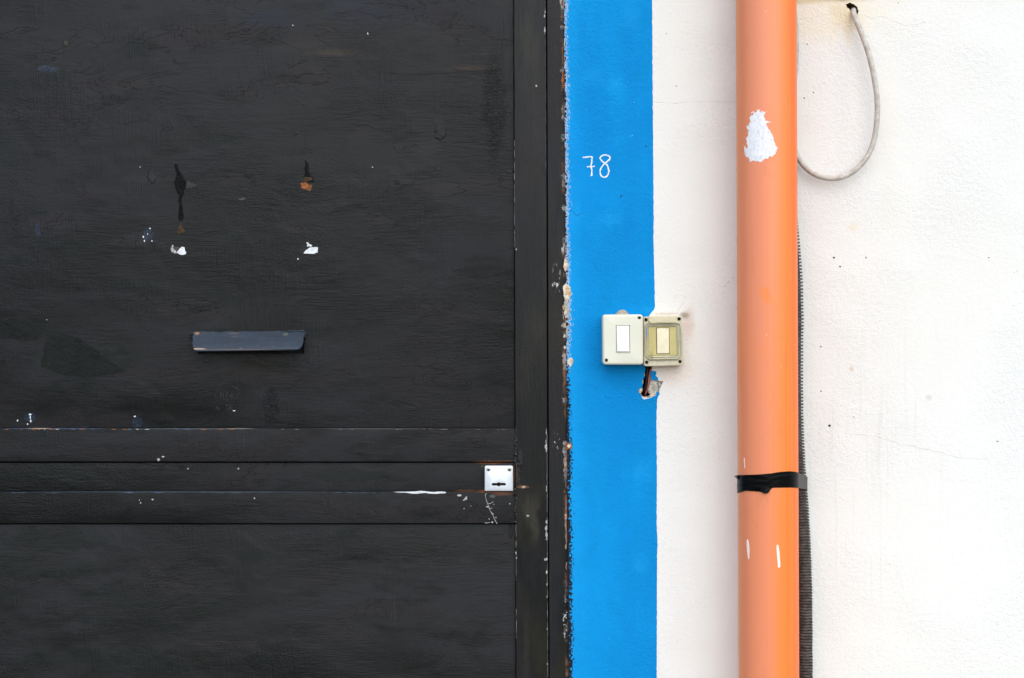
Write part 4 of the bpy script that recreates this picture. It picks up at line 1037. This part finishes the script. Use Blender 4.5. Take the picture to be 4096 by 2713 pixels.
dab = [Z5(*p) for p in [(345, 862), (372, 856), (368, 872), (412, 896), (402, 915), (415, 935), (408, 945), (452, 956), (420, 972), (432, 1000), (452, 1025), (468, 1055), (478, 1085), (484, 1110), (492, 1140), (512, 1160), (500, 1180),
                        (495, 1205), (480, 1215), (470, 1228), (450, 1225), (432, 1248), (410, 1245), (372, 1272), (355, 1262), (338, 1268), (325, 1258), (290, 1268), (285, 1240), (262, 1228), (268, 1205), (250, 1180), (240, 1142), (262, 1158), (266, 1170),
                        (272, 1110), (268, 1080), (282, 1060), (284, 1025), (268, 994), (290, 985), (288, 966), (300, 958), (292, 930), (300, 910), (325, 900), (318, 885), (350, 878)]]
on_pipe_patch(jag(dab, .22, 2, rng), M['dab'], 'paint_smear')
for q in ([(420, 990), (450, 1030), (478, 1080), (486, 1095), (470, 1075), (440, 1030)], [(248, 1195), (262, 1235), (270, 1232), (258, 1200)], [(425, 960), (456, 953), (450, 962), (430, 968)], [(488, 1185), (505, 1178), (500, 1190)],
          [(378, 868), (415, 880), (428, 876), (410, 888), (385, 880)], [(300, 885), (322, 872), (330, 876), (306, 892)]):
    on_pipe_patch(jag([Z5(*p) for p in q], .08, 1, rng), M['dab'], 'paint_smear', .0005, 4)
def slim(pts, name='paint_drip'): on_pipe_patch([ZT(*p) for p in pts], M['drip'], name, .0006, 3)
slim([(366, 1066), (374, 1080), (383, 1130), (386, 1200), (385, 1260), (380, 1276), (374, 1265), (364, 1190), (359, 1120), (360, 1080)])
slim([(679, 1118), (690, 1135), (698, 1200), (706, 1300), (707, 1345), (702, 1360), (690, 1362), (682, 1352), (682, 1330), (672, 1220), (668, 1160), (671, 1130)])
slim([(330, 215), (334, 215), (341, 320), (336, 322)])

# ------------------------------------------------------------------ corrugated conduit
K_y = [0, 500, 820, 871, 1014, 1124, 1250, 1480, 1750, 1880, 2000, 2130, 2350, 2713, 3300]
K_x = [3165, 3178, 3184, 3189, 3203, 3211, 3214.5, 3211, 3215, 3223, 3233, 3241, 3249, 3251, 3240]
KR = .0140; KD = .018
zt, zb = 2.3, 0.03; z = zt; Q = []; RR = []; i = 0
while z > zb:
    pitch = interp([1500, 1850], [.0060, .0053], py_of_z(z)); i += 1
    for f, r in ((0, KR), (.50, KR), (.54, KR * .70), (.96, KR * .70)):
        zz = z - f * pitch; y = py_of_z(zz)
        xr = sum(interp(K_y, K_x, y + o_) for o_ in (-60, -30, 0, 30, 60)) / 5      # smooth course
        c = W(xr, y, KD); Q.append(Vector((c.x - KR + .0006 * mnoise.noise(Vector((zz * 30, 0, 0))), -KD, zz))); RR.append(r * (1 + .03 * mnoise.noise(Vector((i * .7, 3, 0)))))
    z -= pitch
single('conduit', tube(Q, lambda i: RR[i], 28), M['conduit'], 'dark grey corrugated conduit bulging out behind the right side of the orange pipe', 'conduit', sharp=30)

# ------------------------------------------------------------------ tape round pipe and conduit
def tape_mesh():
    zc_ = W(0, 1920, PIPE_D).z; pc = pipe_c(zc_)
    kx_ = W(sum(interp(K_y, K_x, 1920 + o_) for o_ in (-60, -30, 0, 30, 60)) / 5, 1920, KD).x - KR
    path = []
    for k in range(0, 60):
        a = math.radians(-120 + 200 * k / 59)
        path.append(Vector((pc + (PIPE_R + .0009) * math.sin(a), -PIPE_D - (PIPE_R + .0009) * math.cos(a))))
    for k in range(0, 22):
        a = math.radians(72 + 130 * k / 21)
        path.append(Vector((kx_ + (KR + .0012) * math.sin(a), -KD - (KR + .0012) * math.cos(a))))
    xs = [230, 262, 345, 430, 500, 530, 570, 605, 615, 700, 800, 860, 895, 940, 985]
    tp = [396, 395, 392, 390, 386, 384, 380, 377, 376, 362, 354, 358, 368, 385, 412]
    bt = [584, 582, 558, 563, 570, 578, 588, 560, 527, 525, 524, 525, 528, 538, 546]
    bm = bmesh.new(); rows = []; nr = 14
    for i, p in enumerate(path):
        d = -p.y; f = (DIST - d) / DIST
        px = 2048 + p.x / f * PPM; zx = (px - 2850) * 2.613
        if i > 66: zx = max(zx, 960) if True else zx
        if i < 16 and p.y > -PIPE_D: zx = 262
        zt_ = W(px, 1750 + interp(xs, tp, zx) / 2.613, d).z; zb_ = W(px, 1750 + interp(xs, bt, zx) / 2.613, d).z
        row = []
        nrm = (Vector((p.x, p.y)) - Vector((pc, -PIPE_D))).normalized()
        for j in range(nr + 1):
            t = j / nr; z = zt_ + (zb_ - zt_) * t
            w = .0010 * max(0, mnoise.noise(Vector((p.x * 25 + z * 60, z * 190, 2)))) if zx < 620 else .0004 * max(0, mnoise.noise(Vector((p.x * 10, z * 240, 5))))
            w += .0006 * math.exp(-((t - .38 + (zx - 600) * .0006) / .04) ** 2) * (zx > 260)
            row.append(bm.verts.new((p.x + nrm.x * w, p.y + nrm.y * w, z)))
        rows.append(row)
    for a, b in zip(rows, rows[1:]):
        for j in range(nr): bm.faces.new((a[j], a[j + 1], b[j + 1], b[j]))
    ret = bmesh.ops.extrude_face_region(bm, geom=bm.faces[:])
    for g_ in ret['geom']:
        if isinstance(g_, bmesh.types.BMVert):
            nrm = (Vector((g_.co.x, g_.co.y)) - Vector((pc, -PIPE_D))).normalized(); g_.co.x -= nrm.x * .0005; g_.co.y -= nrm.y * .0005
    return bm
tape = thing('tape_band', 'black tape wound round the orange pipe and the conduit', 'tape', tuple(W(3070, 1950, PIPE_D)))
obj('band', tape_mesh(), M['tape'], tape, sharp=60)
tl = [W(*ZT(228, 402), .075), W(*ZT(262, 396), .100), W(*ZT(264, 440), .100), W(*ZT(250, 425), .085)]
bm = bmesh.new(); va = [bm.verts.new(p + Vector((-.0005, 0, 0))) for p in tl]; vb = [bm.verts.new(p + Vector((.0004, .0006, 0))) for p in tl]
bm.faces.new(va); bm.faces.new(vb[::-1])
for i in range(4): bm.faces.new((va[i], vb[i], vb[(i + 1) % 4], va[(i + 1) % 4]))
obj('loose_end', bm, M['tape'], tape)
tl = [on_pipe(*ZT(*p), o_) for p, o_ in (((500, 505), .0016), ((560, 520), .0032), ((606, 525), .0020), ((588, 570), .0045), ((545, 586), .0050), ((512, 565), .0030))]
bm = bmesh.new(); va = [bm.verts.new(p) for p in tl]; vb = [bm.verts.new(p + Vector((0, .0008, 0))) for p in tl]; c1 = bm.verts.new(sum(tl, Vector()) / 6 + Vector((0, -.0016, 0)))
for i in range(6): bm.faces.new((va[i], va[(i + 1) % 6], c1)); bm.faces.new((va[i], vb[i], vb[(i + 1) % 6], va[(i + 1) % 6]))
bm.faces.new(vb[::-1]); obj('loose_end', bm, M['tape'], tape, sharp=20)

# ------------------------------------------------------------------ grey cable loop
cp = [(3416, 36, -.03), (3414, 42, -.006), (3414, 50, .006), (3421, 72, .016), (3434, 105, .021), (3452, 150, .024), (3470, 200, .026), (3486, 260, .028), (3498, 320, .028), (3507, 380, .028), (3509.5, 440, .027), (3506, 500, .026), (3496, 560, .025), (3478, 610, .024),
      (3450, 652, .023), (3415, 685, .022), (3375, 706, .021), (3330, 714, .020), (3285, 708, .018), (3245, 690, .016), (3212, 660, .015), (3190, 626, .014), (3172, 580, .013), (3164, 500, .012), (3168, 400, .012), (3177, 320, .012), (3183, 250, .012), (3185, 170, .012), (3181, 80, .012),
      (3168, 0, .012), (3152, -100, .012), (3140, -300, .012), (3140, -700, .012)]
single('cable', tube(catmull([W(*c) for c in cp], 7), lambda i: .00500 * (1 + .05 * mnoise.noise(Vector((i * .3, 0, 0)))), 16), M['cable'],
       'grey cable hanging in a loop from a hole in the white wall', 'cable', sharp=70)
